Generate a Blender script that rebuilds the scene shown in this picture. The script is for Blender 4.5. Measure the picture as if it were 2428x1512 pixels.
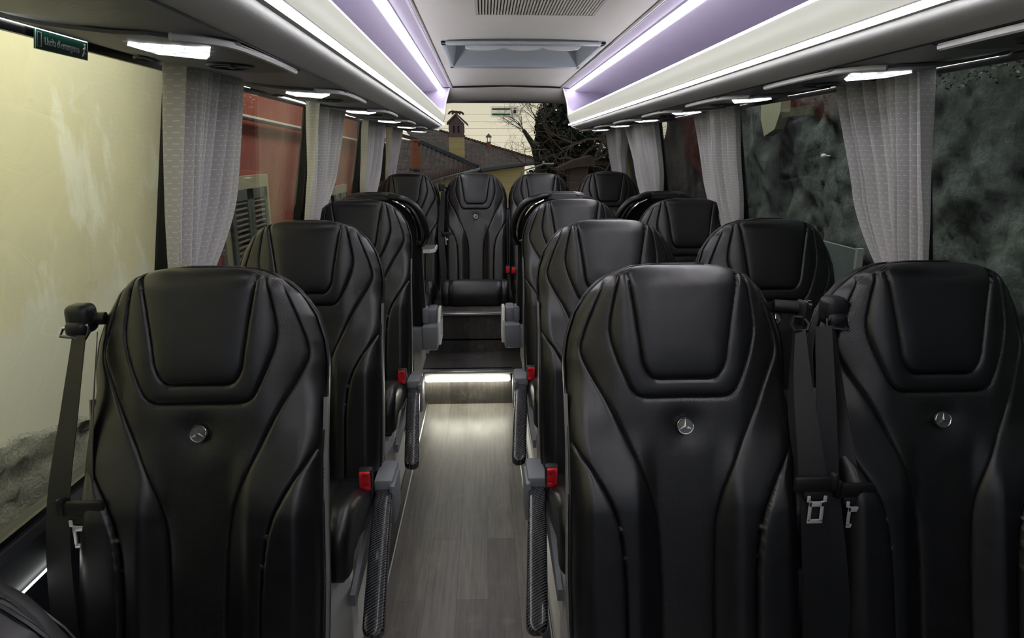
import bpy, bmesh, math, random
import numpy as np
from mathutils import Vector, noise
for o in list(bpy.data.objects): bpy.data.objects.remove(o)
SC = bpy.context.scene
COL = SC.collection
random.seed(5); RNG = np.random.default_rng(7)
PI = math.pi

# ------------------------------------------------------------------ camera, world, lights, exposure
EYE = 1.35                      # height of the lens above the aisle floor
cd = bpy.data.cameras.new('camera'); cam = bpy.data.objects.new('camera', cd); COL.objects.link(cam)
cam.location = (0, 0, EYE)
cam.rotation_euler = (math.radians(90 - 13.7663), 0, math.radians(-2.3291))
cd.sensor_width = 36; cd.lens = 36 * 1600 / 2428; cd.clip_start = 0.03; cd.clip_end = 200
SC.camera = cam
SC.view_settings.view_transform = 'Standard'; SC.view_settings.look = 'None'
SC.view_settings.exposure = 0.0; SC.view_settings.gamma = 1.0
try: SC.view_settings.use_curve_mapping = False
except Exception: pass
cy = SC.cycles
cy.max_bounces = 8; cy.diffuse_bounces = 4; cy.glossy_bounces = 4; cy.transmission_bounces = 6
cy.transparent_max_bounces = 16; cy.sample_clamp_indirect = 4.0; cy.caustics_reflective = False; cy.caustics_refractive = False
w = bpy.data.worlds.new('dusk_sky'); SC.world = w; w.use_nodes = True
wn = w.node_tree.nodes; wl = w.node_tree.links
bg = wn['Background']
geo = wn.new('ShaderNodeTexCoord'); sep = wn.new('ShaderNodeSeparateXYZ'); rmp = wn.new('ShaderNodeValToRGB')
wl.new(geo.outputs['Generated'], sep.inputs[0]); wl.new(sep.outputs['Z'], rmp.inputs[0])
rmp.color_ramp.elements[0].position = 0.0; rmp.color_ramp.elements[0].color = (1.0, .86, .67, 1)
rmp.color_ramp.elements[1].position = 0.45; rmp.color_ramp.elements[1].color = (.42, .44, .47, 1)
rm2 = wn.new('ShaderNodeMapRange'); rm2.inputs[1].default_value = -.2; rm2.inputs[2].default_value = .6; wl.new(sep.outputs['Y'], rm2.inputs[0])
mxs = wn.new('ShaderNodeMix'); mxs.data_type = 'RGBA'; wl.new(rm2.outputs[0], mxs.inputs[0]); mxs.inputs[6].default_value = (.40, .44, .52, 1)
wl.new(rmp.outputs[0], mxs.inputs[7]); wl.new(mxs.outputs[2], bg.inputs[0])     # evening glow behind the coach, cool grey ahead of it
bg.inputs[1].default_value = 1.0

def area(name, loc, rot, sx, sy, power, col):
    l = bpy.data.lights.new(name, 'AREA'); l.shape = 'RECTANGLE'; l.size = sx; l.size_y = sy
    l.energy = power; l.color = col; l.spread = math.radians(62)
    o = bpy.data.objects.new(name, l); COL.objects.link(o); o.location = loc; o.rotation_euler = rot
    return o
# unseen fill lights added above both lanes to brighten the walls outside
area('lane_fill_light', (-1.12, 1.6, 3.3), (0, math.radians(22), 0), .35, 4.0, 58, (1, .95, .80))
area('lane_fill_light', (-1.05, 7.5, 3.6), (0, math.radians(28), 0), .4, 5.5, 34, (1, .88, .76))
area('lane_fill_light', (1.36, 2.5, 3.1), (0, math.radians(-17), 0), .3, 6.0, 26, (.95, 1, .94))

# ------------------------------------------------------------------ helpers
def link(o, parent=None):
    COL.objects.link(o)
    if parent is not None: o.parent = parent
    return o
def thing(name, label, cat, loc=(0, 0, 0), rotz=0, group=None):
    o = bpy.data.objects.new(name, None); COL.objects.link(o); o.empty_display_size = .05
    o.location = loc; o.rotation_euler = (0, 0, rotz); o['label'] = label; o['category'] = cat
    if group: o['group'] = group
    return o
def tag(o, label, cat, group=None, kind=None):
    o['label'] = label; o['category'] = cat
    if group: o['group'] = group
    if kind: o['kind'] = kind
    return o
def struct(o, label=None, cat=None):
    o['kind'] = 'structure'
    if label: o['label'] = label; o['category'] = cat
    return o
def me_from(name, V, F, mat, smooth=True, uv=None, sharp=None):
    me = bpy.data.meshes.new(name); me.from_pydata([tuple(map(float, v)) for v in V], [], [tuple(map(int, f)) for f in F])
    if uv is not None:
        l = me.uv_layers.new(name='uv'); idx = np.zeros(len(me.loops), dtype=np.int32)
        me.loops.foreach_get('vertex_index', idx)
        l.data.foreach_set('uv', np.asarray(uv, dtype=np.float32)[idx].ravel())
    if mat is not None: me.materials.append(mat)
    if smooth:
        me.polygons.foreach_set('use_smooth', [True] * len(me.polygons))
        if sharp is not None: me.set_sharp_from_angle(angle=math.radians(sharp))
    me.update()
    return me
def ob(name, me, parent=None): return link(bpy.data.objects.new(name, me), parent)
class MB:
    """collects shapes, then links them as one mesh object"""
    def __init__(s): s.V = []; s.F = []; s.U = []
    def add(s, V, F, U=None):
        k = len(s.V); s.V += [tuple(v) for v in V]; s.F += [tuple(i + k for i in f) for f in F]
        s.U += [tuple(u) for u in U] if U is not None else [(v[0], v[1]) for v in V]
        return s
    def box(s, c, d, r=0.0, seg=2, rot=None):
        bm = bmesh.new(); bmesh.ops.create_cube(bm, size=1)
        for v in bm.verts: v.co = Vector((v.co.x * d[0], v.co.y * d[1], v.co.z * d[2]))
        if r > 0: bmesh.ops.bevel(bm, geom=bm.edges[:], offset=min(r, min(d) * .49), segments=seg, affect='EDGES', profile=.5)
        V = []
        for v in bm.verts:
            p = v.co.copy()
            if rot: p.rotate(rot)
            V.append((p.x + c[0], p.y + c[1], p.z + c[2]))
        bm.verts.index_update()
        s.add(V, [[v.index for v in f.verts] for f in bm.faces]); bm.free(); return s
    def grid(s, P, U=None, flip=False, closeu=False):
        P = np.asarray(P, float); h, w_ = P.shape[:2]; F = []
        for i in range(h - 1):
            for j in range(w_ - (0 if closeu else 1)):
                j2 = (j + 1) % w_
                q = (i * w_ + j, i * w_ + j2, (i + 1) * w_ + j2, (i + 1) * w_ + j)
                F.append(q[::-1] if flip else q)
        s.add(P.reshape(-1, 3), F, None if U is None else np.asarray(U).reshape(-1, 2)); return s
    def tube(s, path, r, n=8, cap=True, closed=False):
        path = [Vector(p) for p in path]; m = len(path); R = r if hasattr(r, '__len__') else [r] * m
        rings = []; prev = None
        for i in range(m):
            a = path[i - 1] if (i or closed) else path[i]; b = path[(i + 1) % m] if (i < m - 1 or closed) else path[i]
            t = (b - a).normalized()
            if prev is None:
                x = t.orthogonal().normalized()
            else:
                x = (prev - t * prev.dot(t)); x = x.normalized() if x.length > 1e-6 else t.orthogonal().normalized()
            prev = x; y = t.cross(x)
            rings.append([path[i] + (x * math.cos(2 * PI * k / n) + y * math.sin(2 * PI * k / n)) * R[i] for k in range(n)])
        V = [p for ring in rings for p in ring]; F = []
        for i in range(m if closed else m - 1):
            i2 = (i + 1) % m
            for k in range(n):
                k2 = (k + 1) % n; F.append((i * n + k, i * n + k2, i2 * n + k2, i2 * n + k))
        if cap and not closed: F.append(tuple(range(n - 1, -1, -1))); F.append(tuple((m - 1) * n + k for k in range(n)))
        s.add(V, F); return s
    def prism(s, poly, a, b, axis=1):
        """polygon in the other two axes, extruded from a to b along axis"""
        n = len(poly); V = []
        for t in (a, b):
            for p in poly:
                q = list(p); q.insert(axis, t); V.append(q)
        F = [tuple(range(n)), tuple(range(2 * n - 1, n - 1, -1))] + [(i, n + i, n + (i + 1) % n, (i + 1) % n) for i in range(n)]
        s.add(V, F); return s
    def build(s, name, mat, parent=None, smooth=True, sharp=40):
        me = me_from(name, s.V, s.F, mat, smooth, s.U, sharp)
        bm = bmesh.new(); bm.from_mesh(me); bmesh.ops.recalc_face_normals(bm, faces=bm.faces); bm.to_mesh(me); bm.free()
        return ob(name, me, parent)
def crv(pts, n=80):
    """Catmull-Rom through the points"""
    P = np.asarray(pts, float); Q = np.vstack([2 * P[0] - P[1], P, 2 * P[-1] - P[-2]]); out = []
    m = len(P) - 1; per = max(2, n // m)
    for i in range(m):
        p0, p1, p2, p3 = Q[i:i + 4]
        for t in np.linspace(0, 1, per, endpoint=False):
            out.append(.5 * (2 * p1 + (p2 - p0) * t + (2 * p0 - 5 * p1 + 4 * p2 - p3) * t * t + (3 * p1 - p0 - 3 * p2 + p3) * t ** 3))
    out.append(P[-1]); return np.array(out)

# ------------------------------------------------------------------ materials
class NT:
    def __init__(s, name):
        s.m = bpy.data.materials.new(name); s.m.use_nodes = True; s.n = s.m.node_tree.nodes; s.l = s.m.node_tree.links
        s.b = s.n['Principled BSDF']; s.out = s.n['Material Output']
    def new(s, t, **k):
        x = s.n.new(t)
        for a, v in k.items(): setattr(x, a, v)
        return x
    def set(s, **k):
        for a, v in k.items():
            i = s.b.inputs[a.replace('_', ' ')]
            i.default_value = (*v, 1) if hasattr(v, '__len__') and len(v) == 3 and i.type == 'RGBA' else v
        return s
    def coord(s, kind='Object', scale=(1, 1, 1), rot=(0, 0, 0)):
        t = s.new('ShaderNodeTexCoord'); mp = s.new('ShaderNodeMapping'); mp.inputs['Scale'].default_value = scale; mp.inputs['Rotation'].default_value = rot
        s.l.new(t.outputs[kind], mp.inputs[0]); return mp.outputs[0]
    def uvc(s, scale=(1, 1, 1), rot=(0, 0, 0)): return s.coord('UV', scale, rot)
    def noise(s, vec, scale, detail=4, rough=.55):
        t = s.new('ShaderNodeTexNoise'); t.inputs['Scale'].default_value = scale; t.inputs['Detail'].default_value = detail; t.inputs['Roughness'].default_value = rough
        s.l.new(vec, t.inputs['Vector']); return t.outputs['Fac']
    def ramp(s, fac, stops, interp='LINEAR'):
        r = s.new('ShaderNodeValToRGB'); e = r.color_ramp.elements; r.color_ramp.interpolation = interp
        while len(e) < len(stops): e.new(.5)
        for x, (p, c) in zip(e, stops): x.position = p; x.color = (*c, 1) if hasattr(c, '__len__') else (c, c, c, 1)
        s.l.new(fac, r.inputs[0]); return r.outputs[0]
    def mix(s, fac, a, b, typ='MIX'):
        m = s.new('ShaderNodeMix', data_type='RGBA', blend_type=typ)
        for i, v in ((0, fac), (6, a), (7, b)):
            if hasattr(v, 'links') or hasattr(v, 'is_linked'): s.l.new(v, m.inputs[i])
            else: m.inputs[i].default_value = (*v, 1) if hasattr(v, '__len__') else v
        return m.outputs[2]
    def math(s, op, a, b=None, c=None):
        m = s.new('ShaderNodeMath', operation=op)
        for i, v in enumerate((a, b, c)):
            if v is None: continue
            if hasattr(v, 'is_linked'): s.l.new(v, m.inputs[i])
            else: m.inputs[i].default_value = v
        return m.outputs[0]
    def bump(s, h, strength=.3, dist=.002, prev=None):
        b = s.new('ShaderNodeBump'); b.inputs['Strength'].default_value = strength; b.inputs['Distance'].default_value = dist
        s.l.new(h, b.inputs['Height'])
        if prev is not None: s.l.new(prev, b.inputs['Normal'])
        s.l.new(b.outputs[0], s.b.inputs['Normal']); return b.outputs[0]
    def base(s, c): s.l.new(c, s.b.inputs['Base Color']); return s
def plain(name, col, rough=.5, metal=0., noise_amt=.0, bump=0., scale=60, spec=.5, coat=0.):
    t = NT(name).set(Base_Color=col, Roughness=rough, Metallic=metal); t.b.inputs['Specular IOR Level'].default_value = spec
    if coat: t.b.inputs['Coat Weight'].default_value = coat; t.b.inputs['Coat Roughness'].default_value = .08
    v = t.coord()
    n = t.noise(v, scale)
    if noise_amt: t.base(t.mix(n, tuple(c * (1 - noise_amt) for c in col), tuple(min(1, c * (1 + noise_amt)) for c in col)))
    if bump: t.bump(n, bump, .001)
    return t.m
def emit(name, col, strength):
    t = NT(name); t.n.remove(t.b); e = t.new('ShaderNodeEmission'); e.inputs[0].default_value = (*col, 1); e.inputs[1].default_value = strength
    t.l.new(e.outputs[0], t.out.inputs[0]); return t.m
M = {}
# leather
def leather(name, perf=False):
    t = NT(name).set(Base_Color=(.0042, .0042, .0056), Roughness=.36); t.b.inputs['Specular IOR Level'].default_value = .68
    v = t.coord(); n1 = t.noise(v, 500, 3); n2 = t.noise(v, 26, 3)
    t.l.new(t.ramp(n2, [(.3, .34), (.7, .42)]), t.b.inputs['Roughness'])
    b = t.bump(n2, .12, .006); b = t.bump(n1, .16, .0006, b)
    if perf:
        u = t.uvc((1, 1, 1), (0, 0, PI / 4)); vo = t.new('ShaderNodeTexVoronoi', voronoi_dimensions='2D'); vo.inputs['Scale'].default_value = 1 / .0040; vo.inputs['Randomness'].default_value = 0
        t.l.new(u, vo.inputs['Vector']); h = t.ramp(vo.outputs['Distance'], [(.13, 0.), (.21, 1.)])
        t.bump(h, .8, .0012, b); t.base(t.mix(h, (.0015, .0015, .0015), (.0068, .0068, .0078)))
    return t.m
M['leather'] = leather('black_leather'); M['perf'] = leather('perforated_leather', True)
M['thread'] = plain('stitch_thread', (.05, .05, .055), .6)
M['shell_black'] = plain('black_plastic', (.010, .010, .012), .42, bump=.15, scale=300)
M['shell_grey'] = plain('grey_shell_plastic', (.17, .17, .168), .5, bump=.1, scale=300)
M['arm_grey'] = plain('grey_arm_plastic', (.20, .21, .235), .45, bump=.1, scale=400)
M['leg'] = plain('light_grey_coated_metal', (.86, .86, .83), .42, bump=.06, scale=200)
M['alu'] = plain('aluminium_trim', (.70, .70, .69), .28, .9)
M['chrome'] = plain('chrome', (.85, .85, .85), .08, 1.)
M['steel'] = plain('bright_steel', (.80, .80, .80), .3, .35)
M['badge'] = plain('badge_grey', (.16, .165, .17), .35, .6)
M['black'] = plain('matt_black', (.006, .006, .007), .55)
M['red'] = plain('red_buckle_plastic', (.62, .018, .03), .35)
# seat-belt webbing
t = NT('belt_webbing').set(Base_Color=(.011, .011, .013), Roughness=.5); wv = t.new('ShaderNodeTexWave', wave_type='BANDS', bands_direction='Y'); wv.inputs['Scale'].default_value = 190
t.l.new(t.uvc(), wv.inputs['Vector']); t.bump(wv.outputs['Fac'], .18, .0006); M['web'] = t.m
# carbon weave
t = NT('carbon_weave').set(Roughness=.22); u = t.uvc((1, 1, 1), (0, 0, math.radians(32)))
sp = t.new('ShaderNodeSeparateXYZ'); t.l.new(u, sp.inputs[0])
P_ = .0068
a_ = t.math('FRACT', t.math('DIVIDE', sp.outputs['Y'], P_)); b_ = t.math('FRACT', t.math('DIVIDE', t.math('ADD', sp.outputs['X'], t.math('MULTIPLY', sp.outputs['Y'], .5)), .0042))
band = t.ramp(a_, [(.0, 0.), (.18, 1.), (.5, .55), (.62, 0.)]); cell = t.ramp(b_, [(.0, .25), (.25, 1.), (.7, 1.), (.95, .25)])
k_ = t.math('MULTIPLY', band, cell); t.base(t.ramp(k_, [(0, (.004, .004, .005)), (1, (.12, .125, .14))]))
t.b.inputs['Coat Weight'].default_value = .35; t.b.inputs['Coat Roughness'].default_value = .04; t.b.inputs['Specular IOR Level'].default_value = .3; M['carbon'] = t.m
# wood-look vinyl floor
def vinyl(name, dark, light, rough):
    t = NT(name).set(Roughness=rough)
    v = t.coord('Object', (1, 1, 1), (0, 0, PI / 2)); br = t.new('ShaderNodeTexBrick'); br.offset = .37; br.inputs['Scale'].default_value = 1
    br.inputs['Brick Width'].default_value = .92; br.inputs['Row Height'].default_value = .098; br.inputs['Mortar Size'].default_value = .0006
    br.inputs['Color1'].default_value = (*dark, 1); br.inputs['Color2'].default_value = (*light, 1); br.inputs['Mortar'].default_value = tuple(c * .6 for c in dark) + (1,)
    t.l.new(v, br.inputs['Vector'])
    g = t.noise(t.coord('Object', (90, 5, 20)), 1.0, 6, .65); g2 = t.noise(t.coord('Object', (22, 1.4, 6)), 1.0, 4)
    c = t.mix(.7, br.outputs['Color'], t.ramp(g, [(.3, .35), (.7, .72)]), 'OVERLAY')
    c = t.mix(.5, c, t.ramp(g2, [(.3, .35), (.7, .65)]), 'OVERLAY')
    sc = t.noise(t.coord('Object', (7, 9, 7)), 1.0, 7, .72); c = t.mix(t.ramp(sc, [(.56, 0.), (.72, .30)]), c, (.34, .33, .30))
    t.base(c); t.bump(g, .1, .001); t.l.new(t.ramp(g2, [(.3, rough - .08), (.7, rough + .1)]), t.b.inputs['Roughness']); return t.m
M['floor'] = vinyl('wood_vinyl', (.135, .125, .112), (.205, .192, .172), .36)
M['floor_dark'] = vinyl('dark_wood_vinyl', (.040, .038, .037), (.075, .070, .066), .40)
M['riser'] = vinyl('riser_wood_vinyl', (.050, .046, .042), (.085, .078, .070), .42)
M['carpet'] = plain('dark_platform_vinyl', (.022, .022, .024), .6, noise_amt=.4)
# ceiling cloth, rack cloth, ribbed panel
def cloth(name, col, rough=.85, scale=900, st=.2, blot=.06):
    t = NT(name).set(Base_Color=col, Roughness=rough); v = t.coord(); n = t.noise(v, scale, 2); n2 = t.noise(v, 5, 4)
    t.base(t.mix(n2, tuple(c * (1 - blot) for c in col), tuple(min(1, c * (1 + blot)) for c in col))); t.bump(n, st, .0008); return t.m
M['ceil'] = cloth('cream_ceiling_cloth', (.66, .645, .59), .8, 140, .25)
M['nose'] = cloth('grey_rack_cloth', (.74, .74, .75), .7, 900, .3, .02)
M['hatch'] = plain('grey_hatch_plastic', (.36, .40, .42), .5)
t = NT('ribbed_grey_panel').set(Base_Color=(.38, .38, .40), Roughness=.34); wv = t.new('ShaderNodeTexWave', wave_type='BANDS', bands_direction='Y', wave_profile='SIN'); wv.inputs['Scale'].default_value = 85
t.l.new(t.coord(), wv.inputs['Vector']); t.bump(wv.outputs['Fac'], .5, .0015); t.b.inputs['Metallic'].default_value = .25; M['rib'] = t.m
M['unit'] = plain('dark_grey_unit_plastic', (.19, .195, .21), .45, bump=.08, scale=400)
M['unit_trim'] = plain('pale_grey_trim', (.68, .68, .68), .4)
M['dark_vent'] = plain('dark_vent_plastic', (.02, .02, .028), .35)
M['purple'] = cloth('lavender_rack_lining', (.40, .37, .455), .7, 500, .15, .03)
M['purple_gloss'] = plain('lavender_gloss_panel', (.46, .41, .55), .3, spec=.5)
t = NT('cream_lip_glow').set(Base_Color=(.26, .265, .24), Roughness=.35, Emission_Color=(1, 1, .88), Emission_Strength=.46)  # lip is no lamp: glow added in place of strip light falling on it
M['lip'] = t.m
M['led'] = emit('led_strip_white', (.97, .93, 1.0), 16.0)
M['led_low'] = emit('led_strip_lower', (1, .99, .98), 18.0)
M['led_violet'] = emit('led_line_violet', (.80, .74, 1.0), 2.2)
M['led_warm'] = emit('led_strip_step', (1, .98, .80), 42.0)
M['led_edge'] = emit('led_edge_line', (.97, .98, .95), 6.0)
# reading-lamp lens: bright with a prismatic pattern
t = NT('reading_lens'); t.n.remove(t.b); e = t.new('ShaderNodeEmission'); v = t.coord('Object'); vo = t.new('ShaderNodeTexVoronoi'); vo.inputs['Scale'].default_value = 55
t.l.new(v, vo.inputs['Vector']); t.l.new(t.ramp(vo.outputs['Distance'], [(.1, (1, 1, 1)), (.75, (.20, .22, .22))]), e.inputs[0]); e.inputs[1].default_value = 3.6
t.l.new(e.outputs[0], t.out.inputs[0]); M['lens'] = t.m
# curtain with rows of short pale dashes
t = NT('dashed_curtain').set(Roughness=.85); u = t.uvc(); br = t.new('ShaderNodeTexBrick'); br.offset = .5; br.inputs['Scale'].default_value = 1
br.inputs['Brick Width'].default_value = .013; br.inputs['Row Height'].default_value = .0085; br.inputs['Mortar Size'].default_value = .0009; br.inputs['Mortar Smooth'].default_value = .3
t.l.new(u, br.inputs['Vector'])
wv = t.new('ShaderNodeTexWave', wave_type='BANDS', bands_direction='X'); wv.inputs['Scale'].default_value = 350; t.l.new(u, wv.inputs['Vector'])
sp = t.new('ShaderNodeSeparateXYZ'); t.l.new(u, sp.inputs[0])
row = t.math('FLOOR', t.math('DIVIDE', sp.outputs['Y'], .0115)); off = t.math('MULTIPLY', t.math('MODULO', row, 2.0), .5)
fx = t.math('FRACT', t.math('ADD', t.math('DIVIDE', sp.outputs['X'], .0095), off)); fy = t.math('FRACT', t.math('DIVIDE', sp.outputs['Y'], .0115))
d_ = t.math('MULTIPLY', t.math('LESS_THAN', fx, .50), t.math('LESS_THAN', fy, .19))
t.base(t.mix(d_, (.64, .63, .635), (.92, .91, .89))); t.bump(d_, .5, .0015)
tr = t.new('ShaderNodeBsdfTranslucent'); tr.inputs[0].default_value = (.5, .5, .48, 1); mx = t.new('ShaderNodeMixShader'); mx.inputs[0].default_value = .16
t.l.new(t.b.outputs[0], mx.inputs[1]); t.l.new(tr.outputs[0], mx.inputs[2]); t.l.new(mx.outputs[0], t.out.inputs[0]); M['curtain'] = t.m
# window glass: clear, reflecting by Fresnel
t = NT('window_glass'); t.n.remove(t.b); tp = t.new('ShaderNodeBsdfTransparent'); tp.inputs[0].default_value = (.90, .93, .91, 1); gl = t.new('ShaderNodeBsdfGlossy'); gl.inputs['Roughness'].default_value = .0
fr = t.new('ShaderNodeFresnel'); gm = t.new('ShaderNodeNewGeometry'); t.l.new(t.math('ADD', t.math('MULTIPLY', gm.outputs['Backfacing'], 1 / 1.5 - 1.5), 1.5), fr.inputs[0]); mx = t.new('ShaderNodeMixShader')
t.l.new(fr.outputs[0], mx.inputs[0]); t.l.new(tp.outputs[0], mx.inputs[1]); t.l.new(gl.outputs[0], mx.inputs[2]); t.l.new(mx.outputs[0], t.out.inputs[0]); M['glass'] = t.m
M['frit'] = plain('black_glass_border', (.004, .004, .005), .25)
M['wall'] = plain('charcoal_side_lining', (.020, .022, .028), .45, bump=.1, scale=300)
M['pillar'] = plain('grey_pillar_lining', (.13, .13, .135), .6)
M['outer'] = plain('coach_outer_skin', (.2, .2, .2), .4)
M['green'] = plain('green_sign', (.012, .11, .075), .35); M['white'] = plain('white_print', (.85, .88, .86), .5)
M['green2'] = plain('green_sticker', (.01, .16, .085), .4)
t = NT('clear_sticker').set(Base_Color=(.80, .76, .62), Roughness=.5); tp = t.new('ShaderNodeBsdfTransparent'); mx = t.new('ShaderNodeMixShader'); mx.inputs[0].default_value = .78
t.l.new(t.b.outputs[0], mx.inputs[1]); t.l.new(tp.outputs[0], mx.inputs[2]); t.l.new(mx.outputs[0], t.out.inputs[0]); M['sticker'] = t.m
# outside
def plaster():
    t = NT('cream_plaster').set(Roughness=.9); v = t.coord(); n = t.noise(v, 1.6, 8, .7); n2 = t.noise(t.coord('Object', (1, 1.2, .5)), 1.1, 6, .65); n3 = t.noise(v, 70, 5)
    c = t.mix(t.ramp(n, [(.40, 0.), (.62, 1.)]), (.67, .61, .40), (.60, .56, .40))
    sp = t.new('ShaderNodeSeparateXYZ'); t.l.new(v, sp.inputs[0])
    lowpale = t.ramp(t.math('ADD', t.math('MULTIPLY', n2, 1.3), t.math('MULTIPLY', sp.outputs['Z'], -.85)), [(-.02, 0.), (.08, 1.)])
    c = t.mix(lowpale, c, (.66, .64, .52))
    pt = t.ramp(n2, [(.555, 0.), (.60, 1.)]); c = t.mix(pt, c, (.76, .74, .60)); t.base(c); t.bump(n3, .15, .003); return t.m
M['plaster'] = plaster()
def rough_wall(name, a, b, c_, s1, s2):
    t = NT(name).set(Roughness=.92); v = t.coord(); n = t.noise(v, s1, 10, .66); n2 = t.noise(v, s2, 8, .7)
    c = t.ramp(n, [(.3, a), (.5, b), (.68, c_)]); c = t.mix(.6, c, t.ramp(n2, [(.3, .2), (.7, .8)]), 'OVERLAY'); t.base(c); t.bump(n2, .9, .02); return t.m
M['render_base'] = rough_wall('rough_grey_render', (.20, .20, .165), (.28, .275, .225), (.36, .35, .29), 5, 75)
M['rock'] = rough_wall('rough_concrete', (.028, .034, .031), (.075, .083, .076), (.16, .172, .158), 5.0, 42)
M['red_plaster'] = plain('red_plaster', (.33, .085, .06), .9, noise_amt=.12, bump=.15, scale=4)
M['shutter'] = plain('grey_green_shutter', (.10, .125, .10), .6); M['shutter_frame'] = plain('cream_window_surround', (.45, .42, .28), .8)
M['pipe'] = plain('white_pipe', (.5, .5, .46), .5)
t = NT('roof_tiles').set(Roughness=.9); v = t.coord('UV'); n = t.noise(v, 6, 8, .7); n2 = t.noise(v, 1.5, 5)
wv = t.new('ShaderNodeTexWave', wave_type='BANDS', bands_direction='X'); wv.inputs['Scale'].default_value = 2.2; wv.inputs['Distortion'].default_value = 2.0; t.l.new(v, wv.inputs['Vector'])
c = t.ramp(n, [(.3, (.085, .058, .046)), (.5, (.20, .135, .105)), (.72, (.36, .26, .21))]); c = t.mix(t.ramp(n2, [(.4, 0.), (.65, .6)]), c, (.10, .085, .08)); t.base(c); t.bump(wv.outputs['Fac'], .6, .08); M['tiles'] = t.m
M['tile_edge'] = plain('terracotta_edge', (.15, .075, .05), .85, noise_amt=.4, scale=8)
M['slate'] = plain('dark_roof_metal', (.035, .036, .042), .5); M['yellow'] = plain('yellow_house_plaster', (.85, .62, .24), .9, noise_amt=.08, scale=3)
M['brick_chimney'] = plain('brown_brick', (.26, .16, .13), .9, noise_amt=.3, bump=.2, scale=14); M['terracotta'] = plain('terracotta_pot', (.42, .13, .055), .8, noise_amt=.25, scale=9)
M['leaf'] = plain('dark_ivy_leaf', (.034, .052, .024), .55, noise_amt=.6, scale=7); M['bark'] = plain('bare_bark', (.18, .135, .10), .9, noise_amt=.3, scale=14)
M['bark_ivy'] = plain('mossy_bark', (.035, .045, .018), .9, noise_amt=.4, scale=9)
M['lamp_white'] = plain('street_lamp_white', (.7, .72, .7), .4); M['thatch'] = plain('weathered_brown_roof', (.12, .085, .06), .95, noise_amt=.5, scale=9)
M['ground'] = plain('lane_ground', (.09, .09, .085), .9, noise_amt=.3, scale=3)
M['door_grey'] = plain('pale_metal_gate', (.20, .23, .22), .5, noise_amt=.15, scale=3)

# ------------------------------------------------------------------ setting: the coach body
XC = .165                                  # centre line of the coach; h is the distance from it
Y0, Y1 = -1.0, 5.5
ZT, ZS = 1.545, .70                        # window top and sill
LEAN = .165
def hg(z): return .844 + LEAN * (ZT - z)   # half width of the glass line at height z
def X(s, h): return XC + s * h
def lean_box(mb, s, y0, y1, z0, z1, t0=0.0, t1=.05):
    """slab standing in the leaning side wall, from depth t0 to t1 outward of the glass line"""
    P = [(X(s, hg(z) + t), y, z) for z in (z0, z1) for y in (y0, y1) for t in (t0, t1)]
    mb.add(P, [(0, 1, 3, 2), (4, 6, 7, 5), (0, 4, 5, 1), (2, 3, 7, 6), (0, 2, 6, 4), (1, 5, 7, 3)])
FL, FR = -.322, .150                       # edges of the aisle floor
fl = MB().box(((FL + FR) / 2, (Y0 + 3.55) / 2, -.03), (FR - FL, 3.55 - Y0, .06)).build('floor', M['floor'], smooth=False); struct(fl, 'worn grey wood-look vinyl floor along the aisle', 'floor')
# step at the back: riser, tread, riser, platform
struct(MB().box((-.09, 3.548, .065), (.50, .016, .15)).build('step_riser', M['riser'], smooth=False), 'wood-look riser of the rear step below the light strip', 'floor')
m = MB().box((XC, 3.72, .10), (2.1, .34, .2)).box((XC, 4.69, .13), (2.1, 1.62, .30)).box((XC, 4.69, .352), (2.1, 1.62, .164))
struct(m.build('floor_step', M['floor_dark'], smooth=False), 'dark wood-look steps up to the rear bench', 'floor')
def platform(s, xe, name, side):
    xo = X(s, hg(.0)); d = 1 if s > 0 else -1
    prof = [(Y0, .05), (.6, .055), (3.55, .088)]
    V = []; n = len(prof)
    for xx in (xe + d * .012, xo):
        for y, z in prof: V += [(xx, y, z), (xx, y, -.06)]
    F = []
    for i in range(n - 1):
        a = 2 * i; b = 2 * n + 2 * i
        F += [(a, a + 2, b + 2, b), (a, a + 1, a + 3, a + 2), (b, b + 2, b + 3, b + 1)]
    F += [(0, 2 * n, 2 * n + 1, 1)]
    struct(MB().add(V, F).build(name, M['carpet'], smooth=False), 'dark raised floor under the ' + side + ' seats', 'floor')
platform(-1, FL - .015, 'floor_left', 'left'); platform(1, FR + .015, 'floor_right', 'right')
for s, xe, side in ((-1, FL, 'left'), (1, FR, 'right')):
    d = s
    p = MB()
    # coved dark edge strip with a pale bead
    p.prism([(xe, 0.0), (xe, .006), (xe + d * .006, .012), (xe + d * .024, .034), (xe + d * .027, .034), (xe + d * .027, 0)], Y0, 3.55)
    struct(p.build('baseboard_' + side, M['carpet'], smooth=False), 'dark coved floor edge on the ' + side + ' of the aisle', 'trim')
    q = MB(); q.tube([(xe + d * .002, Y0, .007), (xe + d * .002, 3.54, .007)], .0035, 6)
    tag(q.build('floor_trim', M['alu'], smooth=False), 'thin pale metal bead along the ' + side + ' edge of the aisle floor', 'trim', 'aisle floor beads')
    r = thing('seat_rail', 'pale aluminium seat rail along the ' + side + ' side of the aisle', 'rail', (xe + d * .028, 0, 0), 0, 'aisle seat rails')
    MB().prism([(0, .0), (0, .115), (d * .012, .125), (d * .020, .125), (d * .020, 0)], Y0, 3.54).build('rail_face', M['leg'], r, smooth=False)
    MB().prism([(-d * .004, .045), (-d * .004, .055), (d * .002, .055), (d * .002, .045)], Y0, 3.54).build('rail_lip', M['alu'], r, smooth=False)
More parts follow.
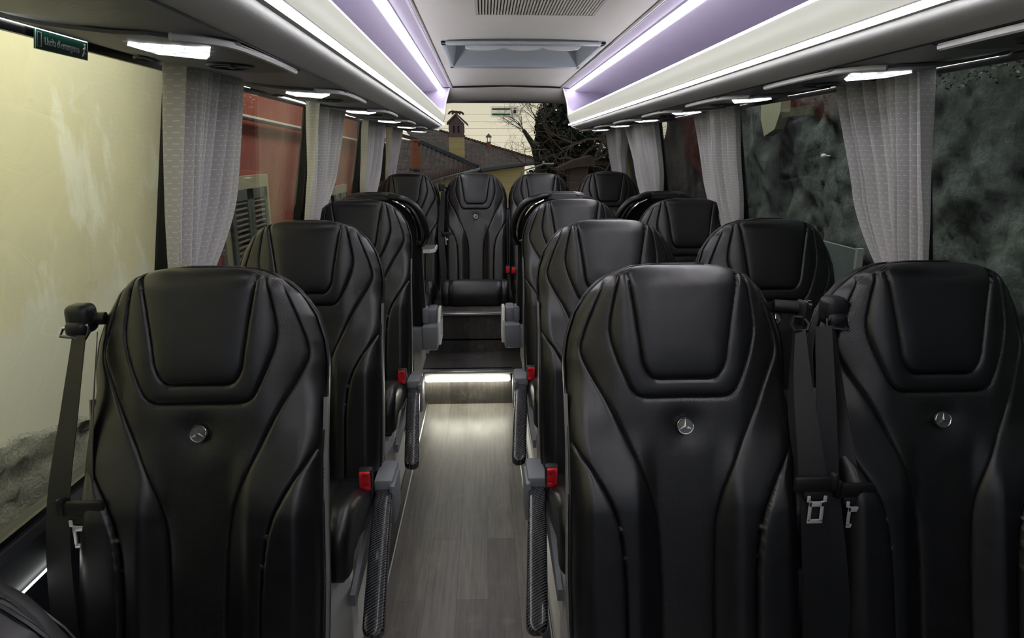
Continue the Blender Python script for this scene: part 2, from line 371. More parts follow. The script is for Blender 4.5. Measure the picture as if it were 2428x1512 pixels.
# light rail on the step nosing
st = thing('step_light', 'glowing light strip under the metal nosing of the rear step', 'light', (-.10, 3.5, .2))
MB().box((.0, .035, -.006), (.50, .07, .012), .003).build('nosing', M['alu'], st)
MB().box((.0, .03, -.036), (.47, .012, .05), .002).build('housing', M['leg'], st)
MB().box((.0, .020, -.055), (.455, .012, .016), .003).build('light_strip', M['led_warm'], st)
tag(MB().box((-.10, 3.875, .437), (.52, .05, .014), .003).build('platform_edge_trim', M['alu']), 'pale metal edging at the front of the rear bench platform', 'trim')

# side walls
PIL = [1.66, 2.86, 4.10, 5.36]             # window pillars
for s, side in ((-1, 'left'), (1, 'right')):
    m = MB(); lean_box(m, s, Y0, Y1, -.06, ZS - .02, .0, .07); lean_box(m, s, Y0, Y1, ZT + .005, 2.02, .0, .07)
    struct(m.build('wall_' + side, M['wall'], smooth=False), 'dark lower lining and header of the ' + side + ' wall', 'wall')
    sl = MB(); sl.prism([(X(s, hg(ZS) - .014), ZS - .085), (X(s, hg(ZS) - .016), ZS - .014), (X(s, hg(ZS) - .008), ZS), (X(s, hg(ZS) + .02), ZS), (X(s, hg(ZS) + .02), ZS - .09)], Y0, Y1)
    struct(sl.build('trim_' + ('1' if s < 0 else '2'), M['wall'], smooth=False), 'black padded window sill along the ' + side + ' wall', 'trim')
    ys = [Y0] + PIL
    for i in range(4):
        a, b = ys[i] + (.035 if i else 0), ys[i + 1] - .035
        k = i + 1 if s < 0 else i + 5
        wd = bpy.data.objects.new('window_%d' % k, None); COL.objects.link(wd); wd['kind'] = 'structure'; wd['label'] = 'side window %d counted from the front on the %s wall' % (i + 1, side); wd['category'] = 'window'
        g = MB(); lean_box(g, s, a, b, ZS - .02, ZT + .01, .012, .018); g.build('pane', M['glass'], wd, smooth=False)
        f = MB(); lean_box(f, s, a, b, ZT - .022, ZT + .01, .004, .012); lean_box(f, s, a, b, ZS - .02, ZS + .012, .004, .012)
        f.build('frit_border', M['frit'], wd, smooth=False)
    for i, y in enumerate(PIL):
        pp = MB(); lean_box(pp, s, y - .04, y + .04, ZS - .02, ZT + .01, .0, .03)
        struct(pp.build('pillar', M['frit'], smooth=False), 'black window pillar %d from the front on the %s wall' % (i + 1, side), 'pillar')
        pl = MB(); lean_box(pl, s, y + .012, y + .085, ZS - .02, ZT + .01, -.012, .0)
        struct(pl.build('pillar_lining', M['pillar'], smooth=False), 'grey lining behind the curtain at pillar %d from the front on the %s wall' % (i + 1, side), 'pillar')
# bright line under the left sill
bl = MB(); bl.tube([(X(-1, hg(ZS) - .021), .75, .614), (X(-1, hg(ZS) - .021), 1.16, .620)], .0024, 6); tag(bl.build('side_light_strip', M['led_edge']), 'thin bright light strip below the left front window sill', 'light')
# roof, ceiling panel, rear wall
cl = MB()
HX = (-.175, .520); HY = (3.02, 3.86)
xa, xb = X(-1, .44), X(1, .44)
def ceil_rows(y): return y
def slab(mb, x0, x1, y0, y1):
    xs = np.linspace(x0, x1, max(2, int(abs(x1 - x0) / .05))); P = []
    for y in (y0, y1): P.append([(x, y, 1.805 + .012 * (1 - ((x - XC) / .44) ** 2)) for x in xs])
    mb.grid(np.array(P))
slab(cl, xa, xb, Y0, HY[0]); slab(cl, xa, xb, HY[1], 5.0); slab(cl, xa, HX[0], *HY); slab(cl, HX[1], xb, *HY)
struct(cl.build('ceiling', M['ceil']), 'cream cloth ceiling panel over the aisle', 'ceiling')
struct(MB().box((XC, 2.25, 2.04), (2.2, 6.7, .04)).build('roof', M['outer'], smooth=False), 'outer roof of the coach', 'roof')
hd = MB(); xs = np.linspace(xa - .02, xb + .02, 17); P = []
for t_ in np.linspace(0, 1, 8):
    P.append([(x, 5.0 + .42 * t_, 1.805 + .012 * (1 - ((x - XC) / .46) ** 2) - .010 - .075 * t_ - .028 * math.sin(PI * t_) + .010 * t_ * (1 - ((x - XC) / .46) ** 2)) for x in xs])
hd.grid(np.array(P)); struct(hd.build('trim_3', M['ceil']), 'padded cloth header above the rear window', 'trim')
struct(MB().tube([(xa, 5.0, 1.799), (XC, 5.0, 1.812), (xb, 5.0, 1.799)], .005, 6).build('trim_4', M['black']), 'dark joint between ceiling and rear header', 'trim')
rw = MB()
rw.box((XC, 5.59, .44), (2.3, .05, .96)); rw.box((XC, 5.46, 1.88), (2.3, .05, .30))
rw.box((X(-1, 1.02), 5.5, 1.3), (.25, .05, .8)); rw.box((X(1, 1.02), 5.5, 1.3), (.25, .05, .8))
struct(rw.build('wall_rear', M['wall'], smooth=False), 'dark lining around the rear window', 'wall')
wd = bpy.data.objects.new('window_9', None); COL.objects.link(wd); wd['kind'] = 'structure'; wd['label'] = 'rear window crossed by fine heater lines'; wd['category'] = 'window'
RT = lambda z: 5.43 + (1.75 - z) * .17     # the rear pane leans forward at the top
MB().prism([(RT(.91), .91), (RT(1.75), 1.75), (RT(1.75) + .006, 1.75), (RT(.91) + .006, .91)], XC - .92, XC + .92, axis=0).build('pane', M['glass'], wd, smooth=False)
hl = MB()
for i in range(13): hl.box((XC, RT(1.02 + i * .052) - .002, 1.02 + i * .052), (1.76, .0012, .0016))
hl.build('heater_lines', plain('heater_line', (.20, .15, .10), .6), wd, smooth=False)
sk = thing('exit_sticker', 'pale sticker with two green bars and a small green figure on the rear window', 'sticker', (.165, RT(1.664) - .004, 1.664))
sk.rotation_euler = (math.atan(.17), 0, 0)
MB().box((0, 0, 0), (.215, .001, .082), .0).build('backing', M['sticker'], sk, smooth=False)
MB().box((-.028, -.0012, .020), (.140, .001, .013)).box((-.028, -.0012, -.020), (.140, .001, .013)).build('bars', M['green2'], sk, smooth=False)
MB().box((.078, -.0012, .002), (.022, .001, .026)).box((.078, -.0012, .026), (.026, .001, .005)).box((.078, -.0012, .018), (.006, .001, .010)).build('figure', M['green2'], sk, smooth=False)
struct(MB().box((XC, -1.02, .42), (2.3, .05, .96)).box((XC, -1.02, 1.98), (2.3, .05, .12)).build('wall_front', M['wall'], smooth=False), 'dashboard wall and header of the windscreen behind the viewpoint', 'wall')

# ceiling hatch and air grille
ht = thing('roof_hatch', 'grey recessed roof hatch with scalloped inner lip', 'hatch', (0, 0, 0))
x0, x1, y0, y1 = HX[0], HX[1], HY[0], HY[1]; zf = 1.802
m = MB()
for a, b, c, d_ in ((x0, x1, y0, y0 + .05), (x0, x1, y1 - .075, y1), (x0, x0 + .022, y0, y1), (x1 - .022, x1, y0, y1)):
    m.box(((a + b) / 2, (c + d_) / 2, zf), (b - a, d_ - c, .012), .003)
m.build('frame', M['hatch'], ht)
m = MB(); zi = 1.96
m.grid(np.array([[(x0 + .022, y0 + .05, zf), (x1 - .022, y0 + .05, zf)], [(x0 + .05, y0 + .10, zi), (x1 - .05, y0 + .10, zi)], [(x0 + .05, y1 - .14, zi), (x1 - .05, y1 - .14, zi)], [(x0 + .022, y1 - .075, zf), (x1 - .022, y1 - .075, zf)]]))
for xx, xi in ((x0 + .022, x0 + .05), (x1 - .022, x1 - .05)):
    m.add([(xx, y0 + .05, zf), (xi, y0 + .10, zi), (xi, y1 - .14, zi), (xx, y1 - .075, zf)], [(0, 1, 2, 3)])
m.build('recess', M['hatch'], ht, smooth=False)
m = MB(); pts = []
for x in np.linspace(x0 + .10, x1 - .10, 61):
    q = (x - x0 - .10) / (x1 - x0 - .20) * 3; f_ = q - math.floor(q); pts.append((x, .014 * abs(math.sin(PI * q)) ** .6 + .006))
P = np.array([[(x, y0 + .055 + .03 * k, zf - .004 - d_ * (1 - .15 * k)) for x, d_ in pts] for k in (0, 1, 2)]); m.grid(P)
P = np.array([[(x, y0 + .055, zf + .01) for x, d_ in pts], [(x, y0 + .055, zf - .004 - d_) for x, d_ in pts]]); m.grid(P)
m.build('scalloped_lip', plain('pale_hatch_lip', (.52, .54, .53), .5), ht)
gr = thing('air_grille', 'slatted cream air grille in the ceiling', 'grille', (0, 0, 0))
m = MB(); xg0, xg1, yg0, yg1 = -.022, .372, 1.75, 2.41
n = 40
for i in range(n):
    x = xg0 + (i + .5) * (xg1 - xg0) / n; m.box((x, (yg0 + yg1) / 2, 1.801), (.0055, yg1 - yg0, .010))
m.build('slats', plain('cream_slats', (.62, .60, .53), .6), gr, smooth=False)
MB().box(((xg0 + xg1) / 2, (yg0 + yg1) / 2, 1.8145), (xg1 - xg0, yg1 - yg0, .006)).build('backing', plain('grille_shadow', (.22, .22, .19), .8), gr, smooth=False)
m = MB()
for x in (xg0, xg1): m.box((x, (yg0 + yg1) / 2, 1.803), (.004, yg1 - yg0, .016))
for y in (yg0, yg1): m.box(((xg0 + xg1) / 2, y, 1.803), (xg1 - xg0, .005, .016))
m.build('frame', plain('grille_frame', (.55, .53, .48), .6), gr, smooth=False)

# ------------------------------------------------------------------ luggage racks
NOSE = [(.463, 1.549), (.472, 1.538), (.494, 1.529), (.520, 1.522), (.535, 1.519)]
UND = [(.535, 1.519), (.60, 1.5155), (.68, 1.518), (.76, 1.527), (.838, 1.541)]
def und_z(h): return float(np.interp(h, [p[0] for p in UND], [p[1] for p in UND]))
RY0, RY1 = -.98, 5.0
def ext(mb, s, poly, y0, y1, n=2):
    P = np.array([[(X(s, h), y, z) for h, z in poly] for y in np.linspace(y0, y1, n)]); mb.grid(P, flip=s > 0)
for s, side in ((-1, 'left'), (1, 'right')):
    rk = thing('luggage_rack', 'open overhead luggage rack with light strips along the ' + side + ' side', 'luggage rack', (0, 0, 0), 0, 'overhead luggage racks')
    m = MB(); ext(m, s, crv(NOSE, 24), RY0, RY1 + .05); m.build('nose', M['nose'], rk)
    m = MB(); ext(m, s, crv(UND, 16), RY0, 5.46); m.build('underside', M['rib'], rk)
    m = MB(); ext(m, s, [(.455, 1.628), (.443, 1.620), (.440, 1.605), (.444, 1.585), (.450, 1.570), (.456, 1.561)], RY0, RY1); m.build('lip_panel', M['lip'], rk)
    m = MB(); m.prism([(X(s, h), z) for h, z in ((.441, 1.5515), (.452, 1.554), (.453, 1.548), (.443, 1.546))], RY0, RY1); m.build('light_strip', M['led_low'], rk, smooth=False)
    m = MB(); m.prism([(X(s, h), z) for h, z in ((.448, 1.629), (.460, 1.631), (.460, 1.624), (.447, 1.623))], RY0, RY1); m.build('light_strip', M['led'], rk, smooth=False)
    m = MB(); m.prism([(X(s, h), z) for h, z in ((.462, 1.634), (.470, 1.634), (.470, 1.630), (.462, 1.630))], RY0, RY1); m.build('light_strip', M['led_violet'], rk, smooth=False)
    m = MB(); m.prism([(X(s, h), z) for h, z in ((.4395, 1.557), (.452, 1.561), (.466, 1.561), (.466, 1.547), (.453, 1.547), (.453, 1.556), (.4395, 1.5545))], RY0, RY1); m.build('strip_channel', M['unit_trim'], rk, smooth=False)
    # upper strip in its channel, next to the ceiling
    m = MB(); m.prism([(X(s, h), z) for h, z in ((.448, 1.790), (.476, 1.782), (.478, 1.790), (.450, 1.798))], RY0, RY1); m.build('light_strip', M['led'], rk, smooth=False)
    m = MB(); ext(m, s, [(.383, 1.800), (.386, 1.794), (.392, 1.797), (.400, 1.803), (.446, 1.800), (.449, 1.790)], RY0, RY1); m.build('cornice', M['purple'], rk)
    m = MB(); ext(m, s, [(.380, 1.806), (.381, 1.797), (.388, 1.795), (.392, 1.800)], RY0, RY1); m.build('edge_bead', M['unit_trim'], rk)
    m = MB(); ext(m, s, crv([(.477, 1.786), (.50, 1.776), (.60, 1.772), (.72, 1.750), (.80, 1.70), (.815, 1.63), (.80, 1.585), (.70, 1.572), (.55, 1.576), (.463, 1.612)], 60), RY0, RY1); m.build('lining', M['purple'], rk)
    # end cap: a lavender plate closing the rack, with a pale rim
    prof = [(h, z) for h, z in crv(NOSE, 12)][::-1] + [(.455, 1.562), (.440, 1.605), (.43, 1.70), (.400, 1.797)]
    prof = [(.80, 1.527)] + prof + [(.84, 1.79)]
    MB().prism([(X(s, h), z) for h, z in prof], RY1, RY1 + .02).build('end_cap', M['purple_gloss'], rk, smooth=False)
    rim = [(X(s, h), RY1 - .002, z) for h, z in prof[1:-1]]
    MB().tube(rim, .006, 6).build('end_rim', M['unit_trim'], rk)
    # light metal edge between underside and window
    m = MB(); m.prism([(X(s, h), z) for h, z in ((.834, 1.5365), (.846, 1.5385), (.846, 1.552), (.834, 1.548))], RY0, 5.46); m.build('window_edge_profile', M['unit_trim'], rk, smooth=False)
    m = MB(); m.tube([(X(s, .536), RY0, 1.5175), (X(s, .536), RY1, 1.5175)], .0015, 5); m.build('joint_bead', M['dark_vent'], rk)
    # service units with reading lamp and vents
    YS = [.32, 1.15, 1.98, 2.80, 3.61, 4.40, 5.22] if s < 0 else [.78, 1.45, 2.13, 2.80, 3.48, 4.15, 4.84]
    word = ['nearest of its row,', 'second', 'third', 'fourth', 'fifth', 'sixth', 'seventh and farthest']
    for i, y in enumerate(YS):
        u_ = thing('service_unit', 'dark panel with lit lamp and vent, %s under the %s rack' % (word[i], side), 'reading lamp', (0, y, 0), 0, 'reading lamp panels under the racks')
        hs = np.linspace(.537, .832, 14); m = MB(); yb = .32 if y < 5 else .22
        f0 = lambda h: -.13 + .10 * max(0, (.62 - h) / .08)
        P = [[(X(s, h), f0(h), und_z(h) - .002) for h in hs], [(X(s, h), f0(h) + .003, und_z(h) - .007) for h in hs], [(X(s, h), yb - .003, und_z(h) - .007) for h in hs], [(X(s, h), yb, und_z(h) - .002) for h in hs]]
        m.grid(np.array(P)); m.build('housing', M['unit'], u_, sharp=25)
        zz = lambda h, o: und_z(h) - o
        q = [(.582, -.027), (.626, .082), (.702, .058), (.692, -.055)]
        m = MB(); V = [(X(s, h), b, zz(h, .0075)) for h, b in q] + [(X(s, h + (.004 if h < .7 else -.004)), b + (.004 if k in (0, 3) else -.004), zz(h, .0125)) for k, (h, b) in enumerate(q)]
        m.add(V, [(4, 5, 6, 7), (0, 1, 5, 4), (1, 2, 6, 5), (2, 3, 7, 6), (3, 0, 4, 7)]); m.build('lamp_lens', M['lens'], u_, smooth=False)
        for hv, vy, rx in ((.635, .205, .042), (.792, .225, .026)):
            if y > 5: continue
            vt = MB(); n = 24; rg = [[(X(s, hv + r_ * rx * math.cos(2 * PI * k / n)), vy + r_ * rx * 1.15 * math.sin(2 * PI * k / n), zz(hv, .0075 + dz)) for k in range(n)] for r_, dz in ((1.0, 0), (.97, .003), (.9, .0035), (.84, .001), (.5, -.002), (.02, -.002))]
            vt.grid(np.array(rg), closeu=True); v_ = vt.build('air_vent', M['dark_vent'], u_)
            kb = MB(); kb.box((X(s, hv), vy, zz(hv, .009)), (.010, .030, .006), .002); kb.box((X(s, hv), vy, zz(hv, .0075)), (rx * 1.5, .006, .003), .001)
            kb.build('vane', M['unit'], v_)
        tr = [(X(s, h), b, zz(h, .0075)) for h, b in ((.60, -.125), (.572, -.09), (.549, -.035), (.543, .06), (.542, .18), (.545, yb - .01))]
        m = MB(); m.tube(crv(tr, 30), .006, 8); m.build('edge_trim', M['unit_trim'], u_)
        g_ = MB(); g_.tube([(X(s, .8405), (.44 if s < 0 else .58), 1.536), (X(s, .8405), (.94 if s < 0 else .85), 1.536)], .0020, 5); g_.build('light_line', M['led_edge'], u_)

# ------------------------------------------------------------------ seats
TOP, REC = 1.09, math.radians(15)
SA, CA = math.sin(REC), math.cos(REC)
def bp(u, v, n): return (u, -v * SA - n * CA, TOP - v * CA + n * SA)      # u across, v down from the top, n out of the back rest
VMAX = .81
W_V = np.array([0, .002, .006, .012, .022, .05, .092, .14, .18, .26, .35, .46, .60, .70, VMAX]); W_U = np.array([.062, .082, .102, .117, .139, .170, .197, .212, .217, .215, .213, .214, .216, .214, .210])
def wof(v): return np.interp(v, W_V, W_U)
PADC = crv([(.104, 0), (.102, .03), (.092, .09), (.083, .15), (.077, .19), (.065, .212), (.050, .2186), (.03, .2188), (0, .2188)], 70)
FRMC = crv([(.113, .006), (.124, .045), (.134, .095), (.137, .13), (.128, .17), (.110, .216), (.096, .242), (.078, .2525), (.05, .2537), (0, .2537)], 90)
WNGC = crv([(.139, .022), (.164, .080), (.185, .14), (.1885, .170), (.174, .206), (.141, .268), (.104, .346), (.073, .418), (.057, .48), (.052, .552), (.050, .635), (.050, .70), (.050, VMAX)], 130)
LBC = crv([(.2135, .335), (.196, .362), (.168, .402), (.140, .46), (.127, .52), (.122, .596), (.121, .68), (.121, VMAX)], 90)
SEAMS = [PADC, FRMC, WNGC, LBC]
def seg_near(P, C):
    """nearest point on polyline C for each row of P"""
    A = C[:-1]; B = C[1:]; D = B - A; L = (D ** 2).sum(1) + 1e-12; best = np.full(len(P), 1e9); pt = np.zeros_like(P)
    for a, d, l in zip(A, D, L):
        t_ = np.clip(((P - a) @ d) / l, 0, 1); q = a + t_[:, None] * d; e = ((P - q) ** 2).sum(1); k = e < best; best[k] = e[k]; pt[k] = q[k]
    return np.sqrt(best), pt
def backrest_meshes():
    NC, NR = 132, 210
    vs = np.concatenate([np.array([0, .002, .004, .0065, .0095, .013, .017]), np.linspace(.021, VMAX, NR - 7)])
    for vv in (.2188, .2537): vs[np.argmin(np.abs(vs - vv))] = vv       # rows lying on the two cross seams
    qs = np.linspace(-1, 1, NC + 1)
    UU = qs[None, :] * wof(vs)[:, None]; VV = np.repeat(vs[:, None], NC + 1, 1)
    P = np.stack([np.abs(UU).ravel(), VV.ravel()], 1); sg = np.where(UU.ravel() < 0, -1, 1)
    sid = np.full(len(P), -1); bd = np.full(len(P), 1e9); edge = np.zeros(len(P), bool)
    I, J = np.divmod(np.arange(len(P)), NC + 1); edge = (J == 0) | (J == NC) | (I == 0) | (I == NR - 1)
    for k, C in enumerate(SEAMS):
        d, q = seg_near(P, C); take = (d < .0018) & (d < bd) & ~edge & (np.abs(UU.ravel()) > 1e-5); P[take] = q[take]; sid[take] = k; bd = np.minimum(bd, d)
    # where two neighbours in a row fell on the same stretch of seam, let the farther one go back
    P0 = np.stack([np.abs(UU).ravel(), VV.ravel()], 1); mv = np.linalg.norm(P - P0, axis=1)
    for i in range(NR):
        for j in range(NC):
            a, b = i * (NC + 1) + j, i * (NC + 1) + j + 1
            if sid[a] >= 0 and sid[a] == sid[b] and np.linalg.norm(P[a] - P[b]) < .0012:
                k = a if mv[a] > mv[b] else b; P[k] = P0[k]; sid[k] = -1
    DS = np.stack([seg_near(P, C)[0] for C in SEAMS], 1); dmin = DS.min(1)
    u, v = P[:, 0], P[:, 1]; w_ = wof(v); e = np.clip(w_ - u, 0, 1)
    sm = lambda x: np.clip(x, 0, 1) ** 2 * (3 - 2 * np.clip(x, 0, 1))
    r = .034; ee = np.clip(e, 0, r); n = -r + np.sqrt(np.maximum(r * r - (r - ee) ** 2, 0))
    r = .045; ve = np.clip(v, 0, r); n += -r + np.sqrt(np.maximum(r * r - (r - ve) ** 2, 0))
    n -= .040 * sm((u - .10) / .11) * sm((.36 - v) / .16)                     # wings sweep back beside the head rest
    padx = np.interp(v, PADC[:, 1], PADC[:, 0]); frx = np.interp(v, FRMC[:, 1], FRMC[:, 0]); wnx = np.interp(v, WNGC[:, 1], WNGC[:, 0]); lbx = np.interp(v, LBC[:, 1], LBC[:, 0])
    inpad = (u < padx) & (v < .219); infrm = (u < frx) & (v < .254); inwng = u < wnx
    n += .007 * sm((.27 - v) / .12) * sm((.15 - u) / .10)
    n += .026 * sm((v - .30) / .16) * sm((u - .05) / .05) * sm((.225 - u) / .05)   # side bolsters stand proud
    n += np.where(u > lbx, .010 * sm((v - .36) / .10), 0)
    n += .0034 * (1 - np.exp(-dmin / .008)) - .0045 * np.exp(-(dmin / .0019) ** 2)
    n -= .009 * np.exp(-(u ** 2 + (v - .307) ** 2) / .035 ** 2)
    U = u * sg
    XYZ = np.stack([U, -v * SA - n * CA, TOP - v * CA + n * SA], 1)
    idx = np.arange(len(P)).reshape(NR, NC + 1); faces = []
    for i in range(NR - 1):
        for j in range(NC):
            a, b, c, d = idx[i, j], idx[i + 1, j], idx[i + 1, j + 1], idx[i, j + 1]
            s_ = [sid[k] for k in (a, b, c, d)]
            if s_[0] >= 0 and s_[0] == s_[2] and not (s_[1] == s_[0] or s_[3] == s_[0]): faces += [(a, b, c), (a, c, d)]
            elif s_[1] >= 0 and s_[1] == s_[3] and not (s_[0] == s_[1] or s_[2] == s_[1]): faces += [(a, b, d), (b, c, d)]
            else: faces.append((a, b, c, d))
    reg = {k: [] for k in ('pad', 'frm', 'perf', 'midL', 'midR', 'lowL', 'lowR')}
    for f in faces:
        cu = float(np.mean([U[k] for k in f])); cv = float(np.mean([v[k] for k in f])); au = abs(cu); sd = 'L' if cu < 0 else 'R'
        if au < np.interp(cv, PADC[:, 1], PADC[:, 0]) and cv < .219: k = 'pad'
        elif au < np.interp(cv, FRMC[:, 1], FRMC[:, 0]) and .006 < cv < .254: k = 'frm'
        elif cv > .022 and au < np.interp(cv, WNGC[:, 1], WNGC[:, 0]): k = 'perf'
        elif cv <= .022 and au < .139: k = 'perf' if au > .112 else 'pad'
        elif cv > .335 and au > np.interp(cv, LBC[:, 1], LBC[:, 0]): k = 'low' + sd
        else: k = 'mid' + sd
        reg[k].append(f)
    out = {}
    for k, fs in reg.items():
        used = sorted({i for f in fs for i in f}); mp = {a: b for b, a in enumerate(used)}
        out[k] = me_from('backrest_' + k, XYZ[used], [[mp[i] for i in f] for f in fs], M['perf'] if k == 'perf' else M['leather'], True, np.stack([U[used], v[used]], 1))
    # boundary, bottom-left up over the top and down to bottom-right
    bnd = [idx[i, 0] for i in range(NR - 1, 0, -4)] + list(idx[0, ::6]) + [idx[i, NC] for i in range(1, NR, 4)]
    if bnd[-1] != idx[NR - 1, NC]: bnd.append(idx[NR - 1, NC])
    B = [(float(U[k]), float(v[k]), float(n[k])) for k in bnd]
    return out, B
BR, BND = backrest_meshes()
def loft(layers, cap_first=False, cap_last=False):
    """layers: list of functions (u,v,n)->(u,v,n) applied round the outline"""
    P = np.array([[bp(*f(*b)) for b in BND] for f in layers]); m = MB(); m.grid(P)
    k = len(BND)
    if cap_last: # close the back with a gentle dish, row by row
        pass
    return m
def grow(u, v, d):
    c = .30 if v > .30 else v + .0
    L = math.hypot(u, (v - .22) if v < .22 else 0) + 1e-6
    return (u + d * u / L, v + (d * (v - .22) / L if v < .22 else 0))
def layer(d, nn, add=0): return lambda u, v, n: (*grow(u, v, d), (min(n, -.05) if nn is None else nn) + add)
SEATM = {}
def mesh_of(o): me = o.data; bpy.data.objects.remove(o); return me
m = loft([lambda u, v, n: (u, v, n), lambda u, v, n: (*grow(u, v, .002), n - .006), lambda u, v, n: (*grow(u, v, .0015), n - .022), lambda u, v, n: (*grow(u, v, -.002), -.078)])
SEATM['boxing'] = mesh_of(m.build('x', M['leather']))
m = MB(); m.tube([bp(*grow(u, v, .0015), n - .003) for u, v, n in BND], .0026, 6); m.tube([bp(*grow(u, v, .0018), n - .024) for u, v, n in BND], .0018, 5); SEATM['piping'] = mesh_of(m.build('x', M['leather']))
# small stitches along the side seam
m = MB(); acc = 0; last = None
for i in range(len(BND) - 1):
    a = np.array(bp(*grow(BND[i][0], BND[i][1], .0022), BND[i][2] - .014)); b = np.array(bp(*grow(BND[i + 1][0], BND[i + 1][1], .0022), BND[i + 1][2] - .014))
    L = np.linalg.norm(b - a); k = max(1, int(L / .007))
    for j in range(k): p = a + (b - a) * (j + .2) / k; q = a + (b - a) * (j + .75) / k; m.tube([p, q], .0009, 4, cap=False)
SEATM['stitch'] = mesh_of(m.build('x', M['thread']))
# moulded back shell
def shell_pts(d, nn): return [bp(*grow(u, v, d), nn) for u, v, n in BND]
m = MB(); P = np.array([shell_pts(.002, -.064), shell_pts(.0045, -.066), shell_pts(.0045, -.078), shell_pts(.000, -.086), shell_pts(-.016, -.093)]); m.grid(P)
k = len(BND); V = shell_pts(-.016, -.093); F = [(i, i + 1, k - 2 - i, k - 1 - i) for i in range(k // 2 - 1)]; m.add(V, F)
SEATM['shell'] = mesh_of(m.build('x', M['shell_black'], sharp=50))
for sg, kk in ((-1, 'edgeL'), (1, 'edgeR')):
    seq = [b for b in BND if b[0] * sg > .15 and b[1] > .24]; seq.sort(key=lambda b: b[1]); m = MB()
    m.grid(np.array([[bp(sg * (abs(u) + d), v, nn) for u, v, n in seq] for d, nn in ((.001, -.040), (.006, -.044), (.006, -.060), (.001, -.065))]), flip=sg < 0)
    SEATM[kk] = mesh_of(m.build('x', M['shell_grey']))
# badge: chrome ring and three-pointed star on a grey disc
bo = np.array(bp(0, .307, .0035))
def bq(x, y, d): return tuple(bo + np.array((x, -d * CA - (-y) * SA * 1.0, y * CA + d * SA)))
R_ = .0148; n = 32
m = MB(); m.grid(np.array([[bq(r_ * math.cos(2 * PI * k / n), r_ * math.sin(2 * PI * k / n), d) for k in range(n)] for r_, d in ((R_, -.006), (R_, .001), (.001, .0014))]), closeu=True); SEATM['badge'] = mesh_of(m.build('x', M['badge']))
m = MB(); m.tube([bq(R_ * math.cos(2 * PI * k / n), R_ * math.sin(2 * PI * k / n), .001) for k in range(n)], .0013, 6, closed=True)
for k in range(3):
    a = PI / 2 + k * 2 * PI / 3; c_, s_ = math.cos(a), math.sin(a); w0 = .0028
    m.add([bq(R_ * c_, R_ * s_, .0015), bq(-w0 * s_, w0 * c_, .0015), bq(0, 0, .0042), bq(w0 * s_, -w0 * c_, .0015), bq(-w0 * .6 * c_, -w0 * .6 * s_, .0015)], [(0, 1, 2), (0, 2, 3), (1, 4, 2), (4, 3, 2)])
SEATM['star'] = mesh_of(m.build('x', M['chrome'], smooth=False))
# cushion
path = crv([(-.12, .335), (-.24, .370), (-.38, .415), (-.50, .450), (-.575, .458), (-.618, .436), (-.638, .395), (-.640, .352), (-.628, .315), (-.60, .304)], 63)
tn = np.gradient(path, axis=0); tn /= np.linalg.norm(tn, axis=1)[:, None]; nr = np.stack([tn[:, 1], -tn[:, 0]], 1)     # outward: up / forward
nr = np.where((nr[:, 1:] < 0) & (nr[:, :1] > 0), -nr, nr)
if nr[0, 1] < 0: nr = -nr
def cush_cols(i):
    t_ = i / (len(path) - 1); sm_ = .095 + .075 * min(1, t_ / .45)
    sm_ *= .94; inner = [(sm_ * q, None) for q in np.linspace(0, 1, 13)]
    side = [(sm_ + (.178 - sm_) * q, None) for q in np.linspace(.08, 1, 9)] + [(.178 + .032 * math.sin(a), -.032 + .032 * math.cos(a)) for a in np.linspace(.25, PI / 2, 6)] + [(.210, -.07), (.208, -.10)]
    return sm_, inner, side
def cush_pt(i, u, n0, sm_):
    d = abs(abs(u) - sm_); n = (n0 or 0) + .006 * (1 - math.exp(-d / .016)) - .006 * math.exp(-(d / .004) ** 2)
    if n0 is not None and n0 < -.031: n = n0
    y, z = path[i] + nr[i] * n; return (u, y, z)
C_, L_, R__ = [], [], []
for i in range(len(path)):
    sm_, inner, side = cush_cols(i)
    C_.append([cush_pt(i, -u, n, sm_) for u, n in inner[::-1]] + [cush_pt(i, u, n, sm_) for u, n in inner[1:]])
    R__.append([cush_pt(i, sm_, None, sm_)] + [cush_pt(i, u, n, sm_) for u, n in side]); L_.append([(-x, y, z) for x, y, z in R__[-1]])
uvof = lambda A: [[(p[0], k * .012) for p in r] for k, r in enumerate(A)]
for k, A, mt in (('cc', C_, 'leather'), ('cl', L_, 'leather'), ('cr', R__, 'leather')):
    m = MB(); m.grid(np.array(A), uvof(A)); SEATM[k] = mesh_of(m.build('x', M[mt], sharp=80))
m = MB(); m.box((0, -.37, .300), (.38, .46, .03), .008); m.box((0, -.34, .275), (.30, .36, .04), .006); SEATM['pan'] = mesh_of(m.build('x', M['shell_black']))
def leg_mesh(sx):
    m = MB(); x = sx * .160
    m.prism([(-.12, -.03), (-.50, -.03), (-.50, .02), (-.45, .06), (-.43, .24), (-.50, .30), (-.50, .318), (-.16, .318), (-.16, .30), (-.20, .24), (-.18, .06), (-.12, .02)], x - .022, x + .022, axis=0)
    m.prism([(-.575, -.02), (-.560, .295), (-.525, .295), (-.525, -.02)], x - .034, x + .034, axis=0)
    return mesh_of(m.build('x', M['leg'], smooth=False))
SEATM['legL'], SEATM['legR'] = leg_mesh(-1), leg_mesh(1)
